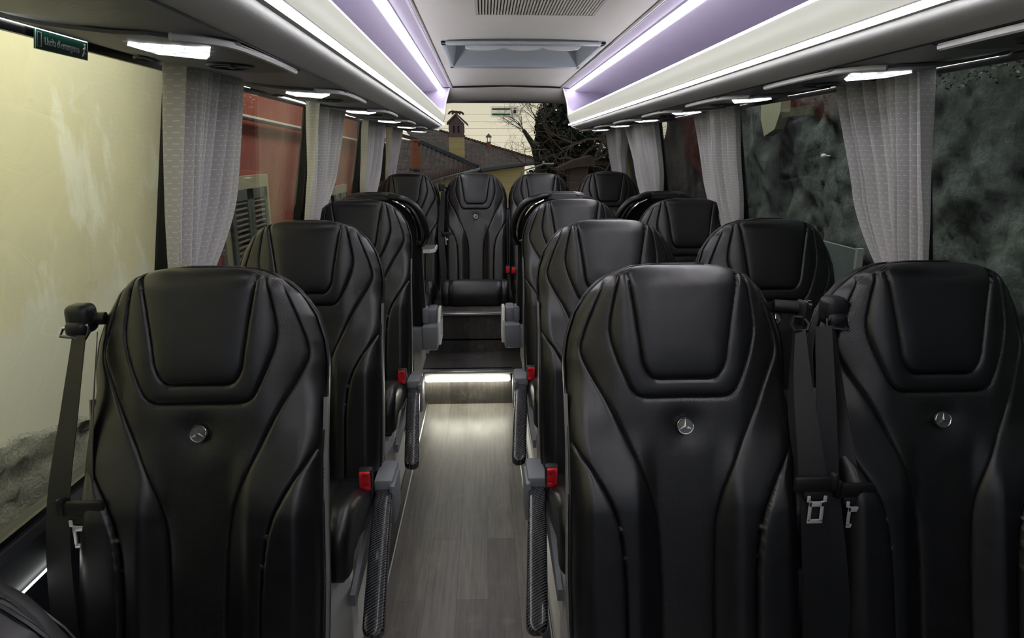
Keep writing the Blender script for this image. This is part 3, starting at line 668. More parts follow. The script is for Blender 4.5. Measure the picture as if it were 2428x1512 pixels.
# arm rest folded down beside the cushion
def arm_meshes(sg):
    x = sg * .268
    sh = lambda y: sg * (-.033) * np.clip((y + .70) / .45, 0, 1)   # splayed a little towards the aisle
    spine = crv([(-.255, .352), (-.36, .340), (-.50, .308), (-.62, .266), (-.685, .238)], 40); m = MB(); rows = []; us = []
    tt = np.gradient(spine, axis=0); tt /= np.linalg.norm(tt, axis=1)[:, None]; L = np.concatenate([[0], np.cumsum(np.linalg.norm(np.diff(spine, axis=0), axis=1))])
    hw, th = .0255, .036
    def ring(p, tg, k, kz):
        up = np.array([-tg[1], tg[0]]);
        if up[1] < 0: up = -up
        out = []
        for a, b in ((-1, -.8), (-1, -.25), (-.92, -.06), (-.75, 0), (-.35, .03), (0, .04), (.35, .03), (.75, 0), (.92, -.06), (1, -.25), (1, -.8), (.7, -1), (-.7, -1)):
            q = p + up * (b * th * kz); out.append((x + sh(q[0]) + a * hw * k, q[0], q[1]))
        return out
    A = [ring(spine[i], tt[i], 1, 1) for i in range(len(spine))]; ll = list(L)
    for a in np.linspace(.15, PI / 2, 8): # rounded tip in plan
        p = spine[-1] + tt[-1] * hw * math.sin(a); A.append(ring(p, tt[-1], max(.02, math.cos(a)), max(.5, math.cos(a) ** .3 if a < 1.5 else .5))); ll.append(L[-1] + hw * math.sin(a))
    U = [[((k - 5) * .006, l) for k in range(13)] for l in ll]
    U = [[((pt[0] - x - sh(pt[1])), l) for pt in r] for r, l in zip(A, ll)]
    m.grid(np.array(A), U, closeu=True); m.add(A[-1], [tuple(range(13))], U[-1])
    pad = mesh_of(m.build('x', M['carbon'], sharp=60))
    x = sg * .235
    m = MB(); m.box((x, -.195, .343), (.054, .135, .072), .007); m.box((x - sg * .052, -.165, .352), (.040, .075, .085), .008); m.box((x + sg * .026, -.22, .31), (.018, .12, .12), .008)
    hinge = mesh_of(m.build('x', M['arm_grey']))
    m = MB(); m.prism([(-.26, .325), (-.60, .255), (-.60, .225), (-.40, .235), (-.26, .275)], x - sg * .030 - .006, x - sg * .030 + .006, axis=0)
    br = mesh_of(m.build('x', M['arm_grey'], smooth=False))
    bx = sg * .203
    m = MB(); m.box((bx, -.345, .430), (.036, .030, .058), .006); m.box((bx, -.325, .385), (.020, .014, .09), .004); bk = mesh_of(m.build('x', M['black']))
    m = MB(); m.box((bx, -.362, .430), (.029, .012, .052), .003); m.box((bx - sg * .009, -.369, .430), (.009, .006, .046), .002); m.box((bx + sg * .006, -.367, .450), (.014, .008, .012), .002); m.box((bx + sg * .006, -.367, .411), (.014, .008, .012), .002)
    bb = mesh_of(m.build('x', M['red']))
    return pad, hinge, br, bk, bb
ARM = {1: arm_meshes(1), -1: arm_meshes(-1)}
# seat belt: shoulder guide, webbing, tongue
def ribbon(mb, pts, widths, thick=.0016, tw=None):
    C = crv(pts, 40); Wd = np.interp(np.linspace(0, 1, len(C)), np.linspace(0, 1, len(widths)), widths)
    T = np.gradient(C, axis=0); T /= np.linalg.norm(T, axis=1)[:, None]; A = []; U = []; L = 0
    for i, (c, t_) in enumerate(zip(C, T)):
        tw_ = 0 if tw is None else np.interp(i / (len(C) - 1), np.linspace(0, 1, len(tw)), tw)
        ax = np.array([math.cos(tw_), -math.sin(tw_), 0]); ax -= t_ * (ax @ t_); ax /= np.linalg.norm(ax); nn = np.cross(ax, t_)
        h = Wd[i] / 2; A.append([c - ax * h - nn * thick / 2, c + ax * h - nn * thick / 2, c + ax * h + nn * thick / 2, c - ax * h + nn * thick / 2]); L += np.linalg.norm(C[i] - C[i - 1]) if i else 0; U.append([(-h, L), (h, L), (h, L), (-h, L)])
    mb.grid(np.array(A), U, closeu=True); return C
def belt_meshes(sg, kind):
    web = MB(); gd = MB(); ch = MB(); tg = MB(); pl = MB()
    if kind == 'thin':     # twisted strap hanging from a bare guide
        ribbon(web, [(sg * .226, -.030, .965), (sg * .222, -.075, .86), (sg * .217, -.155, .715), (sg * .226, -.185, .56), (sg * .234, -.205, .38), (sg * .225, -.21, .25)], [.018, .034, .052, .053, .053, .053], tw=[.5, .2, 0, 0, 0, 0])
        ribbon(web, [(sg * .226, -.018, .968), (sg * .205, -.075, .82), (sg * .206, -.125, .70)], [.02, .02, .01], tw=[1.2, 1.2, 1.2])
        gd.tube([(sg * .192, .02, 1.000), (sg * .238, .012, .998)], .013, 12); gd.box((sg * .240, .0, .990), (.012, .035, .05), .005); ch.tube([(sg * .243, -.004, 1.008), (sg * .252, -.004, 1.006)], .010, 10)
        lp = [(sg * .213, -.02, .972), (sg * .218, -.012, .985), (sg * .238, -.012, .985), (sg * .246, -.022, .972), (sg * .240, -.030, .962), (sg * .216, -.030, .962)]; gd.tube(lp, .004, 6, closed=True)
        tc = np.array((sg * .217, -.165, .712))
    else:
        gx = .190 if kind == 'capin' else .232             # moulded cap with a wide loop, two runs of strap
        ribbon(web, [(sg * .222, -.020, .965), (sg * .229, -.075, .83), (sg * .236, -.130, .69), (sg * .228, -.175, .54), (sg * .212, -.205, .36), (sg * .20, -.21, .25)], [.030, .036, .040, .044, .046, .048], tw=[sg * -.3, sg * -.2, 0, 0, 0, 0])
        ribbon(web, [(sg * .200, .0, .965), (sg * .195, -.06, .83), (sg * .190, -.115, .70), (sg * .168, -.165, .53), (sg * .140, -.185, .38), (sg * .13, -.19, .25)], [.020, .022, .032, .046, .048, .048], tw=[1.1, 1.0, .6, .2, 0, 0])
        gd.box((sg * gx, .012, .990), (.044, .046, .056), .013, 3); gd.box((sg * gx, -.006, .974), (.036, .03, .03), .010, 3); gd.tube([(sg * (gx - .04), .02, .988), (sg * gx, .016, .988)], .012, 10)
        lp = [(sg * (gx + a_), b_, c_) for a_, b_, c_ in ((-.022, -.010, .968), (-.020, -.006, .980), (.022, -.012, .976), (.024, -.020, .964), (-.019, -.018, .958))]; ch.tube(lp, .0035, 6, closed=True)
        tc = np.array((sg * .192, -.140, .680))
    tg.box(tuple(tc), (.078, .014, .030), .006); tg.box(tuple(tc + np.array((sg * .033, -.002, .006))), (.014, .018, .034), .006); tg.box(tuple(tc + np.array((0, -.004, -.018))), (.045, .010, .016), .004)
    p0 = tc + np.array((0, -.012, -.026))
    pl.box(tuple(p0 + np.array((-.011, 0, -.020))), (.006, .003, .04), .001); pl.box(tuple(p0 + np.array((.011, 0, -.020))), (.006, .003, .04), .001); pl.box(tuple(p0 + np.array((0, 0, -.040))), (.028, .003, .008), .001); pl.box(tuple(p0 + np.array((0, 0, -.006))), (.028, .003, .010), .001)
    pl.box(tuple(p0 + np.array((-.015, 0, .004))), (.006, .003, .012), .001); pl.box(tuple(p0 + np.array((.015, 0, .004))), (.006, .003, .012), .001)
    return [mesh_of(a.build('x', M[k])) for a, k in ((web, 'web'), (gd, 'shell_black'), (ch, 'chrome'), (tg, 'black'), (pl, 'steel'))]
BELT = {(sg, k): belt_meshes(sg, k) for sg in (1, -1) for k in ('thin', 'cap', 'capin')}
# extras for the seats that face the rear: grab handle, net pocket, latch, arm housings
def rear_extra(sg):
    o = {}
    hp = [(.085, -.004), (.135, .002), (.185, .024), (.222, .070), (.243, .130), (.246, .190), (.224, .240)]
    m = MB(); m.tube(crv([bp(sg * u, v, -.100 - (.018 if 0 < i < 6 else 0)) for i, (u, v) in enumerate(hp)], 40), .0165, 10); o['handle'] = mesh_of(m.build('x', M['leather']))
    m = MB(); m.tube(crv([bp(sg * u, v, -.118) for u, v in ((.10, .012), (.15, .040), (.185, .085), (.203, .14), (.206, .20))], 30), .004, 6); m.box(bp(sg * .212, .232, -.100), (.03, .012, .02), .004); o['trim'] = mesh_of(m.build('x', M['chrome']))
    m = MB(); q = [(-.16, .50), (.16, .50), (.16, .66), (-.16, .66)]
    m.tube([bp(u, v, -.103) for u, v in q], .010, 8, closed=True); o['pocket'] = mesh_of(m.build('x', M['shell_black']))
    m = MB()
    for k in range(12):
        a = -.15 + k * .025
        for dd in (1, -1): m.tube([bp(a, .51 if dd > 0 else .65, -.104), bp(min(.15, a + .07), .65 if dd > 0 else .51, -.104)], .0018, 5)
    o['net'] = mesh_of(m.build('x', M['black']))
    m = MB(); m.tube([bp(sg * .17, .38, -.099), bp(sg * .17, .45, -.099)], .009, 8); m.box(bp(sg * .17, .452, -.102), (.014, .012, .02), .003); o['latch'] = mesh_of(m.build('x', M['black']))
    m = MB(); x = sg * .245
    m.box((x, -.055, .345), (.080, .11, .125), .010); m.box((x - sg * .09, -.055, .335), (.11, .09, .11), .006); m.box((x + sg * .010, -.15, .43), (.050, .13, .10), .014, rot=None); m.box((x - sg * .025, -.10, .45), (.03, .08, .08), .008); o['hinge'] = mesh_of(m.build('x', M['arm_grey']))
    m = MB(); lp = [(x + sg * .047, -.04, .31), (x + sg * .047, -.04, .42), (x + sg * .046, -.09, .475), (x + sg * .046, -.16, .475), (x + sg * .046, -.22, .40), (x + sg * .046, -.20, .31)]
    m.tube(lp, .009, 8, closed=True); o['loop'] = mesh_of(m.build('x', M['leg']))
    return o
REX = {1: rear_extra(1), -1: rear_extra(-1)}
def seat(loc, label, group, arm=0, belt=None, rear=0, bench=False, rotz=0, badge=True, name='coach_seat', hinge=True):
    t = thing(name, label, 'seat', loc, rotz, group)
    ob('headrest_pad', BR['pad'], t); ob('headrest_surround', BR['frm'], t); ob('perforated_panel', BR['perf'], t)
    ob('side_bolster', BR['midL'], t); ob('side_bolster', BR['midR'], t); ob('lower_bolster', BR['lowL'], t); ob('lower_bolster', BR['lowR'], t)
    bx = ob('boxing', SEATM['boxing'], t); ob('piping', SEATM['piping'], bx); ob('stitching', SEATM['stitch'], bx)
    ob('back_shell', SEATM['shell'], t)
    for kk in ('edgeL', 'edgeR'): e = ob('shell_edge', SEATM[kk], t); e['label'] = 'grey shell edge strip'
    if badge:
        b = ob('badge', SEATM['badge'], t); b['label'] = 'round chrome badge with a three-pointed star'; ob('star', SEATM['star'], b)
    for nm, k in (('cushion_centre', 'cc'), ('cushion_bolster', 'cl'), ('cushion_bolster', 'cr')):
        c = ob(nm, SEATM[k], t); c.location = (0, -.05, -.012) if bench else (0, 0, 0)
    if not bench:
        ob('seat_frame', SEATM['pan'], t)
        for k in ('legL', 'legR'): l = ob('leg', SEATM[k], t); l['label'] = 'light grey metal leg'
    if arm:
        pad, hinge, br, bk, bb = ARM[arm]
        h = ob('armrest_hinge', hinge, t); h['label'] = 'grey hinge housing'
        a = ob('armrest', pad, t); a['label'] = 'carbon-patterned arm rest'; ob('bracket', br, a)
        k = ob('belt_buckle', bk, t); r = ob('release_button', bb, k); r['label'] = 'red release button'
    if belt:
        web, gd, ch, tg, pl = BELT[belt]
        g = ob('belt_guide', gd, t); ob('loop', ch, g); wb = ob('belt_webbing', web, t); tt_ = ob('belt_tongue', tg, t); p = ob('tongue_plate', pl, tt_); p['label'] = 'shiny metal tongue plate'
    if rear:
        o = REX[rear]
        h = ob('grab_handle', o['handle'], t); ob('handle_trim', o['trim'], h); p = ob('pocket_frame', o['pocket'], t); ob('net', o['net'], p); ob('latch', o['latch'], t)
        if hinge: h = ob('armrest_hinge', o['hinge'], t); h['label'] = 'grey arm housing'; ob('loop', o['loop'], h)
    return t
def plat(y): return float(np.interp(y - .3, [-1, .6, 3.55], [.05, .055, .088]))
G1 = 'black leather coach seats facing the viewer'
XL, XA, XW = -.525, .373, .876
seat((XL, 1.25, .060), 'nearest full black seat in the left column, star badge, belt on its window side', G1, 1, (-1, 'cap'))
seat((XA, 1.25, .060), 'nearest black seat right of the aisle, star badge, strap with metal tongue beside it', G1, -1, (1, 'thin'))
seat((XW, 1.26, .060), 'nearest black leather seat against the right windows, chrome star badge, cut by the picture edge', G1, 0, (-1, 'capin'))
seat((XL - .003, 2.02, .073), 'second black leather seat in the left column, arm rest folded down by the aisle', G1, 1)
seat((XA + .006, 2.02, .073), 'second black leather seat right of the aisle, behind the nearest aisle seat', G1, -1)
seat((XW + .000, 2.03, .073), 'second black leather seat along the right windows, behind the two nearest right seats', G1, 0)
seat((XL - .003, 2.86, .080), 'third black leather seat in the left column, in front of a rear-facing seat', G1, 1)
seat((XA + .008, 2.88, .080), 'third black leather seat right of the aisle, its top just showing', G1, -1)
seat((XW + .002, 2.90, .080), 'third black leather seat along the right windows, its top showing behind the others', G1, 0)
G2 = 'rear-facing black seats seen from behind'
seat((XL - .004, 3.33, .088), 'rear-facing black seat in the left column with grab handle and net pocket', G2, 0, None, -1, rotz=PI, badge=True)
seat((XA + .012, 3.36, .088), 'rear-facing black seat right of the aisle with wrapped grab handle', G2, 0, None, 1, rotz=PI)
seat((XW + .01, 3.38, .088), 'rear-facing black seat beside the right windows with curved grab handle', G2, 0, None, 1, rotz=PI, hinge=False)
G3 = 'four black leather seats of the rear bench'
BX = [-.527, -.060, .390, .872]
for i, (x, lab) in enumerate(zip(BX, ['leftmost black leather seat of the rear bench, under the left rear curtain', 'rear bench seat facing straight down the aisle, with round badge', 'rear bench seat second from the right, mostly hidden behind aisle seats', 'rightmost black leather seat of the rear bench, under the right rear curtain'])):
    seat((x, 4.76 if i != 3 else 4.80, .135 if i != 3 else .145), lab, G3, 0, (-1, 'cap') if i == 1 else None, bench=True)
for i, (x, y) in enumerate(((.152, 4.44), (.19, 4.41))):
    b = thing('belt_buckle', ('red belt buckle on the rear bench beside the centre seat', 'red belt buckle next to the seat second from the right on the bench')[i], 'buckle', (x, y, .60), 0, 'red buckles on the rear bench')
    MB().box((0, 0, 0), (.032, .05, .05), .006).build('body', M['black'], b); MB().box((0, -.024, .003), (.028, .014, .04), .004).build('release_button', M['red'], b)
# seat whose shoulder shows in the corner at the bottom left
seat((-.562, .475, -.078), 'black leather seat at the bottom left corner, only its rounded shoulder in view', G1, 0, None)
# folding table by the rear-facing left seat
ft = thing('folding_table', 'dark folding table with pale edge beside the rear-facing left seat', 'table', (-.36, 3.72, .83))
MB().prism([(-.09, -.06), (.060, -.06), (.085, -.03), (.085, .14), (-.09, .14)], .0, .014, axis=2).build('table_top', plain('dark_table_top', (.06, .065, .075), .35), ft, smooth=False)
MB().prism([(-.09, -.066), (.062, -.066), (.091, -.032), (.091, .14), (.085, .14), (.085, -.03), (.060, -.06), (-.09, -.06)], -.004, .0145, axis=2).build('edge_band', M['leg'], ft, smooth=False)
MB().box((-.03, .0, .0155), (.05, .06, .003), .001).build('inlay', M['leg'], ft)
MB().box((-.075, .09, -.08), (.03, .08, .17), .006).build('bracket', M['shell_black'], ft)

# ------------------------------------------------------------------ curtains
def curtain(s, ytop, ymid, ytie, ztie, label, folds, seed, standoff=.050, amp=.031, dirtie=0.0, group='pale grey window curtains'):
    rg = np.random.default_rng(seed); NCc, NRr = 280, 64; folds = folds + 3; zs = np.linspace(ZT + .01, ztie - .10, NRr); full = (ytop[1] - ytop[0]) * 1.9
    ph = np.cumsum(rg.uniform(.6, 1.5, folds * 2)); ph = np.concatenate([[0], ph]); ph /= ph[-1]
    qs = np.linspace(0, 1, NCc); wave = np.interp(qs, ph, [((-1) ** k) * rg.uniform(.55, 1.0) for k in range(len(ph))])
    ker = np.ones(7) / 7; wave = np.convolve(np.pad(wave, 3, mode='edge'), ker, 'valid'); wave = np.sign(wave) * np.abs(wave) ** .7 * .95 + .38 * np.sin(2 * PI * (folds / 4.2) * qs + seed)
    P = []; U = []
    for z in zs:
        if z > ztie: t_ = (ZT - z) / (ZT - ztie)
        else: t_ = 1 + (ztie - z) * 2.2
        kk = min(t_, 1.0)
        if kk < .6: e = kk / .6; e = e * e * (3 - 2 * e); a = ytop[0] + (ymid[0] - ytop[0]) * e; b = ytop[1] + (ymid[1] - ytop[1]) * e
        else: e = (kk - .6) / .4; e = e ** 1.6; a = ymid[0] + (ytie[0] - ymid[0]) * e; b = ymid[1] + (ytie[1] - ymid[1]) * e
        if t_ > 1: c = (a + b) / 2; k2 = 1 + min(1, (t_ - 1) * 2.2) * .7; a = c + (a - c) * k2; b = c + (b - c) * k2
        row = []; ur = []; am = amp * (1 - .45 * kk)
        for j, q in enumerate(qs):
            dd = wave[j] * am * (1 + .25 * math.sin(3 * z + 9 * q + seed)) + .012 * math.sin(5 * q + 4 * z + seed) * kk
            y = a + (b - a) * q + .010 * math.sin(11 * q + 3.1 * z + seed) * (q * (1 - q) * 4)
            row.append((X(s, hg(z) - standoff - .012 - dd), y, z)); ur.append((q * full, z))
        P.append(row); U.append(ur)
    t = thing('curtain', label, 'curtain', (0, 0, 0), 0, group)
    m = MB(); m.grid(np.array(P), U); m.build('cloth', M['curtain'], t)
    m = MB(); ya, yb = ytie[0] - .012, ytie[1] + .012; xx = hg(ztie) - standoff; n = 28
    ring = [(X(s, xx + (.026 * math.sin(2 * PI * k / n))), (ya + yb) / 2 + (yb - ya) / 2 * math.cos(2 * PI * k / n)) for k in range(n)]
    m.grid(np.array([[(x_, y_, ztie + dz) for x_, y_ in ring] for dz in (-.016, -.012, .012, .016)]), [[(k * .01, dz) for k in range(n)] for dz in (-.016, -.012, .012, .016)], closeu=True); tb = m.build('tie_band', M['curtain'], t)
    yb_ = ytie[0] - .018 if dirtie <= 0 else ytie[1] + .018
    m = MB(); m.tube([(X(s, xx - .018), yb_, ztie), (X(s, xx - .034), yb_, ztie)], .011, 12); m.build('button', M['black'], tb)
    return t
curtain(-1, (1.475, 1.835), (1.475, 1.84), (1.50, 1.72), 1.045, 'widest pale grey dashed curtain on the left, gathered behind the first pillar', 7, 3)
curtain(-1, (2.55, 3.07), (2.60, 3.10), (2.655, 2.88), 1.06, 'second curtain from the front on the left, between the red-wall windows', 7, 8)
curtain(-1, (3.76, 4.40), (3.88, 4.42), (3.98, 4.25), 1.06, 'third curtain from the front on the left, beyond the thin black pillar', 6, 11)
curtain(-1, (4.60, 5.30), (4.72, 5.28), (4.86, 5.20), 1.07, 'rearmost curtain on the left, pulled back in the corner by the rear window', 8, 14)
curtain(1, (1.465, 1.84), (1.475, 1.79), (1.50, 1.69), 1.04, 'widest pale grey dashed curtain on the right, gathered at the first pillar', 8, 21)
curtain(1, (2.59, 3.10), (2.64, 3.08), (2.69, 2.94), 1.05, 'second curtain from the front on the right, gathered beside the rough wall', 8, 25)
curtain(1, (3.86, 4.55), (3.87, 4.42), (3.98, 4.30), 1.06, 'third curtain from the front on the right, tied above the seat tops', 7, 30)
curtain(1, (4.66, 5.32), (4.82, 5.30), (4.92, 5.26), 1.07, 'rearmost curtain on the right, swept into the corner by the rear window', 8, 34)

# emergency exit sign on the left window
sg_ = thing('exit_sign', 'green emergency exit sign with white lettering on the left window', 'sign', (X(-1, hg(1.515) - .004), 1.195, 1.5205))
sg_.rotation_euler = (0, -math.atan(LEAN) * -1, 0)
MB().box((0, 0, 0), (.002, .140, .030), .0).build('plate', M['green'], sg_, smooth=False)
m = MB()
for z in (-.0145, .0145): m.box((.0012, 0, z), (.001, .139, .0010))
for y in (-.0695, .0695): m.box((.0012, y, 0), (.001, .0010, .030))
m.build('border', M['white'], sg_, smooth=False)
m = MB()
for a, b, c, d_ in ((-.0655, -.0105, -.0655, .0105), (-.0555, -.0105, -.0555, .0105)): m.box((.0013, a, 0), (.0008, .0008, .021))
for z in (-.0105, .0105): m.box((.0013, -.0605, z), (.0008, .0105, .0008))
m.build('door_symbol', M['white'], sg_, smooth=False)
def text(body, size, mat, parent, name, squeeze=1.0):
    c = bpy.data.curves.new(name, 'FONT'); c.body = body; c.size = size; c.align_x = 'CENTER'; c.align_y = 'CENTER'; c.extrude = .0003; c.space_character = .96
    o = bpy.data.objects.new(name, c); COL.objects.link(o); dg = bpy.context.evaluated_depsgraph_get(); dg.update(); me = bpy.data.meshes.new_from_object(o.evaluated_get(dg)); bpy.data.objects.remove(o)
    me.materials.clear(); me.materials.append(mat)
    for v in me.vertices: x, y, z = v.co; v.co = (z + .0015, x * squeeze, y)
    return ob(name, me, parent)
text('Uscita di emergenza', .0165, M['white'], sg_, 'lettering', .72).location = (0, -.001, -.001)
m = MB()
m.box((.0014, .0605, .0085), (.0008, .004, .004), .001)
for p, q in (((.061, .006), (.0585, -.002)), ((.060, .004), (.0555, .001)), ((.060, .004), (.0645, .002)), ((.0585, -.002), (.0625, -.005)), ((.0625, -.005), (.066, -.0045)), ((.0585, -.002), (.0560, -.008)), ((.0560, -.008), (.0535, -.010))):
    m.tube([(.0014, p[0], p[1]), (.0014, q[0], q[1])], .0011, 5)
m.build('running_figure', M['white'], sg_)

# ------------------------------------------------------------------ outside
struct(MB().box((0, 15, -1.05), (40, 60, .1)).build('ground', M['ground'], smooth=False), 'lane surface outside the coach', 'ground')
def rough_grid(name, xw, y0, y1, z0, z1, amp, mat, ny, nz, inward, freq=2.5):
    P = []
    for i in range(nz):
        z = z0 + (z1 - z0) * i / (nz - 1); r = []
        for j in range(ny):
            y = y0 + (y1 - y0) * j / (ny - 1); d = noise.fractal(Vector((y * freq, z * freq, 3.3)), .9, 2.1, 6) * amp; r.append((xw + inward * d, y, z))
        P.append(r)
    m = MB(); m.grid(np.array(P)); return m.build(name, mat)
cw = MB().box((-1.85, 1.0, 1.7), (.20, 6.3, 5.4)).build('cream_house_front', M['plaster'], smooth=False); struct(cw, 'cream plastered house wall outside the left front window', 'wall')
# rough grey base of the cream wall, stepping down away from the viewer
m = MB(); P = []
for j in range(120):
    y = -2.1 + 6.2 * j / 119; zt = .90 - .235 * y + .05 * noise.noise(Vector((y * 3, 0, 0))) + .02 * noise.noise(Vector((y * 14, 0, 2))); r = []
    for i in range(60):
        z = -1.0 + (zt + 1.0) * i / 59; r.append((-1.735 + .018 * noise.fractal(Vector((y * 9, z * 9, 1)), .8, 2.1, 5) - (.02 if i == 59 else 0), y, z))
    P.append(r)
m.grid(np.array(P)); struct(m.build('rough_wall_base', M['render_base']), 'rough grey rendered base of the cream wall', 'wall')
rh = thing('red_house', 'red plastered house beyond the left windows', 'house', (-1.9, 8, -1))
MB().box((-.10, 1.3, 2.6), (.20, 10.5, 5.2)).build('wall', M['red_plaster'], rh, smooth=False)
def shutter(y, z, w_, h_, lab):
    sw = thing('shuttered_window', lab, 'window', (-1.895, y, z))
    MB().box((0, 0, h_ / 2 + .05), (.05, w_ + .22, .10)).box((0, -w_ / 2 - .055, 0), (.05, .11, h_)).box((0, w_ / 2 + .055, 0), (.05, .11, h_)).build('surround', M['shutter_frame'], sw, smooth=False)
    for k in (-1, 1):
        c = k * w_ / 4; sh = MB(); ww = w_ / 2 - .01
        for dy in (-1, 1): sh.box((.03, c + dy * (ww / 2 - .035), 0), (.035, .07, h_))
        for zz in (-h_ / 2 + .04, 0, h_ / 2 - .04): sh.box((.03, c, zz), (.035, ww, .08))
        so = sh.build('shutter', M['shutter'], sw, smooth=False)
        sl = MB(); nn = int(h_ / .045)
        for i in range(nn): sl.box((.028, c, -h_ / 2 + .08 + i * (h_ - .14) / nn), (.028, ww - .12, .012), rot=None)
        sl.build('slats', plain('shutter_slat', (.26, .29, .24), .6), so, smooth=False)
    MB().box((.05, w_ / 2 + .02, h_ * .12), (.03, .06, .03)).build('hook', M['black'], sw, smooth=False)
shutter(5.50, .35, .86, 1.46, 'grey green louvred shutters on the red house wall')
shutter(8.9, .2, .9, 1.3, 'farther shuttered window on the red house, seen past the second curtain')
m = MB(); m.tube([(-1.86, 3.9, 1.66), (-1.86, 13, 1.48)], .022, 8); tag(m.build('wall_pipe', M['pipe']), 'white pipe running along the red house wall', 'pipe')
# right: rough concrete wall close to the coach
rwall = rough_grid('concrete_wall', 1.95, -2.5, 7.5, -1.0, 3.0, .055, M['rock'], 420, 190, -1, 3.2); struct(rwall, 'rough dark concrete wall close outside the right windows', 'wall')
for (y, z, r_) in ((3.86, 1.336, .014),):
    m = MB(); m.box((1.925, y, z), (.03, .028, .028), .012, 3); m.tube([(1.98, y, z), (1.93, y, z)], .006, 6); tag(m.build('wall_bolt', M['lamp_white']), 'small white pipe end on the rough wall outside the right window', 'pipe')
m = MB(); m.prism([(4.30, 1.75), (4.62, 1.75), (4.60, 1.58), (4.52, 1.46), (4.36, 1.50), (4.30, 1.60)], 1.84, 1.90, axis=0); tag(m.build('plaster_patch', M['shutter_frame'], smooth=False), 'yellow plaster patch at the top of the rough right wall', 'patch')
g = thing('metal_gate', 'pale metal gate panel leaning by the rough right wall', 'gate', (1.76, 3.28, -.05))
MB().box((0, 0, .45), (.02, .42, 1.02)).build('panel', M['door_grey'], g, smooth=False); MB().box((-.012, .215, .45), (.03, .02, 1.04)).box((-.012, -.215, .45), (.03, .02, 1.04)).build('frame', M['pipe'], g, smooth=False); MB().box((-.02, .19, .62), (.02, .012, .10)).build('hinge', M['black'], g)
def leaves(mb, pts, size, rg):
    for p in pts:
        a = rg.normal(size=3); a /= np.linalg.norm(a); b = np.cross(a, rg.normal(size=3)); b /= np.linalg.norm(b); s_ = size * rg.uniform(.6, 1.3); p = np.asarray(p)
        mb.add([p - a * s_, p + b * s_ * .6, p + a * s_, p - b * s_ * .6], [(0, 1, 2, 3)])
rg = np.random.default_rng(4); m = MB(); pts = [(1.875 + rg.uniform(-.05, .03), 1.2 + rg.gamma(2, .40), 2.0 - rg.gamma(2.2, .11)) for _ in range(9000)]; pts = [p for p in pts if p[2] > 1.60]; leaves(m, pts, .0075, rg)
tag(m.build('wall_ivy', M['leaf'], smooth=False), 'ivy trailing over the top of the rough right wall', 'ivy', None, 'stuff')
# ivy-covered tree and bare tree behind the coach
iv = thing('ivy_tree', 'dark ivy-covered tree filling the right half of the rear window', 'tree', (1.8, 14.5, -1))
m = MB(); m.tube([(0, 0, 0), (.05, 0, 1.6), (-.1, 0, 3.2), (.1, 0, 4.6)], [.22, .2, .16, .08], 10); m.build('trunk', M['bark_ivy'], iv)
m = MB(); pts = []
for cx_, cz, rx, rz, k in ((.1, 2.0, .72, .5, 2600), (-.25, 2.9, .50, .6, 2600), (.7, 2.3, .8, .75, 3600), (1.5, 2.0, .8, .9, 3200), (.35, 3.4, .85, .6, 3200), (1.2, 3.4, .9, .7, 2600), (-.42, 2.35, .3, .35, 900), (.9, 1.6, .9, .5, 1800), (-.1, 4.0, .6, .5, 1500)):
    q = rg.normal(size=(k, 3)); q /= np.linalg.norm(q, axis=1)[:, None]; q *= rg.uniform(.55, 1, (k, 1)); pts += [(cx_ + a * rx, b * .7, cz + c * rz) for a, b, c in q]
leaves(m, pts, .055, rg); m.build('foliage', M['leaf'], iv, smooth=False)
def branch(mb, p, d, L, r, depth, rg, spread=.55, lean=(0, 0, 0)):
    n = 5; pth = [p.copy()]; q = p.copy(); dd = d / np.linalg.norm(d)
    for i in range(n):
        dd = dd + rg.normal(size=3) * .16 + np.array(lean); dd /= np.linalg.norm(dd); q = q + dd * L / n; pth.append(q.copy())
    mb.tube(pth, list(np.linspace(r, r * .55, n + 1)), 5, cap=False)
    if depth:
        for _ in range(3 if depth > 1 else 4):
            k = rg.integers(2, n + 1); nd = dd + rg.normal(size=3) * spread; branch(mb, pth[k], nd, L * rg.uniform(.55, .8), r * .5, depth - 1, rg, spread)
m = MB()
for k in range(9): branch(m, np.array([rg.uniform(-.3, 1.0), -.75, rg.uniform(1.7, 2.6)]), np.array([rg.uniform(-.8, .8), -.3, rg.uniform(.0, 1.)]), 1.0, .026, 3, rg, .8)
m.build('bare_branches', M['bark'], iv)
bt = thing('bare_tree', 'leafless tree leaning out left of the dark ivy', 'tree', (1.35, 18, -1))
m = MB(); m.tube([(.3, 0, 0), (.1, 0, 2.0), (-.05, 0, 2.55), (-.33, 0, 2.95)], [.14, .12, .085, .04], 8); m.tube([(-.02, 0, 2.5), (.05, 0, 2.9), (.02, 0, 3.2)], [.07, .05, .03], 7); m.build('trunk', M['bark_ivy'], bt)
m = MB()
for x_, z_, dx, k in ((-.33, 2.95, -.6, 5), (.02, 3.15, .1, 7), (-.15, 2.75, -.7, 3), (-.25, 2.05, -.6, 4)):
    for _ in range(k): branch(m, np.array([x_, 0., z_]), np.array([dx + rg.normal() * .5, rg.normal() * .2, rg.uniform(.2, 1.)]), .50, .011, 3, rg, .6)
m.build('branches', M['bark'], bt)
hg_ = thing('hedge', 'dark green bushes beyond the right end of the tiled roof', 'hedge', (2.3, 27, -2.5))
m = MB(); pts = []
for cx_, cz, rx, rz, k in ((-.3, 2.5, .55, .8, 1800), (.6, 2.7, .8, 1.0, 2200)):
    q = rg.normal(size=(k, 3)); q /= np.linalg.norm(q, axis=1)[:, None]; q *= rg.uniform(.3, 1, (k, 1)); pts += [(cx_ + a * rx, b * .6, cz + c * rz) for a, b, c in q]
leaves(m, pts, .08, rg); m.build('foliage', M['leaf'], hg_, smooth=False)
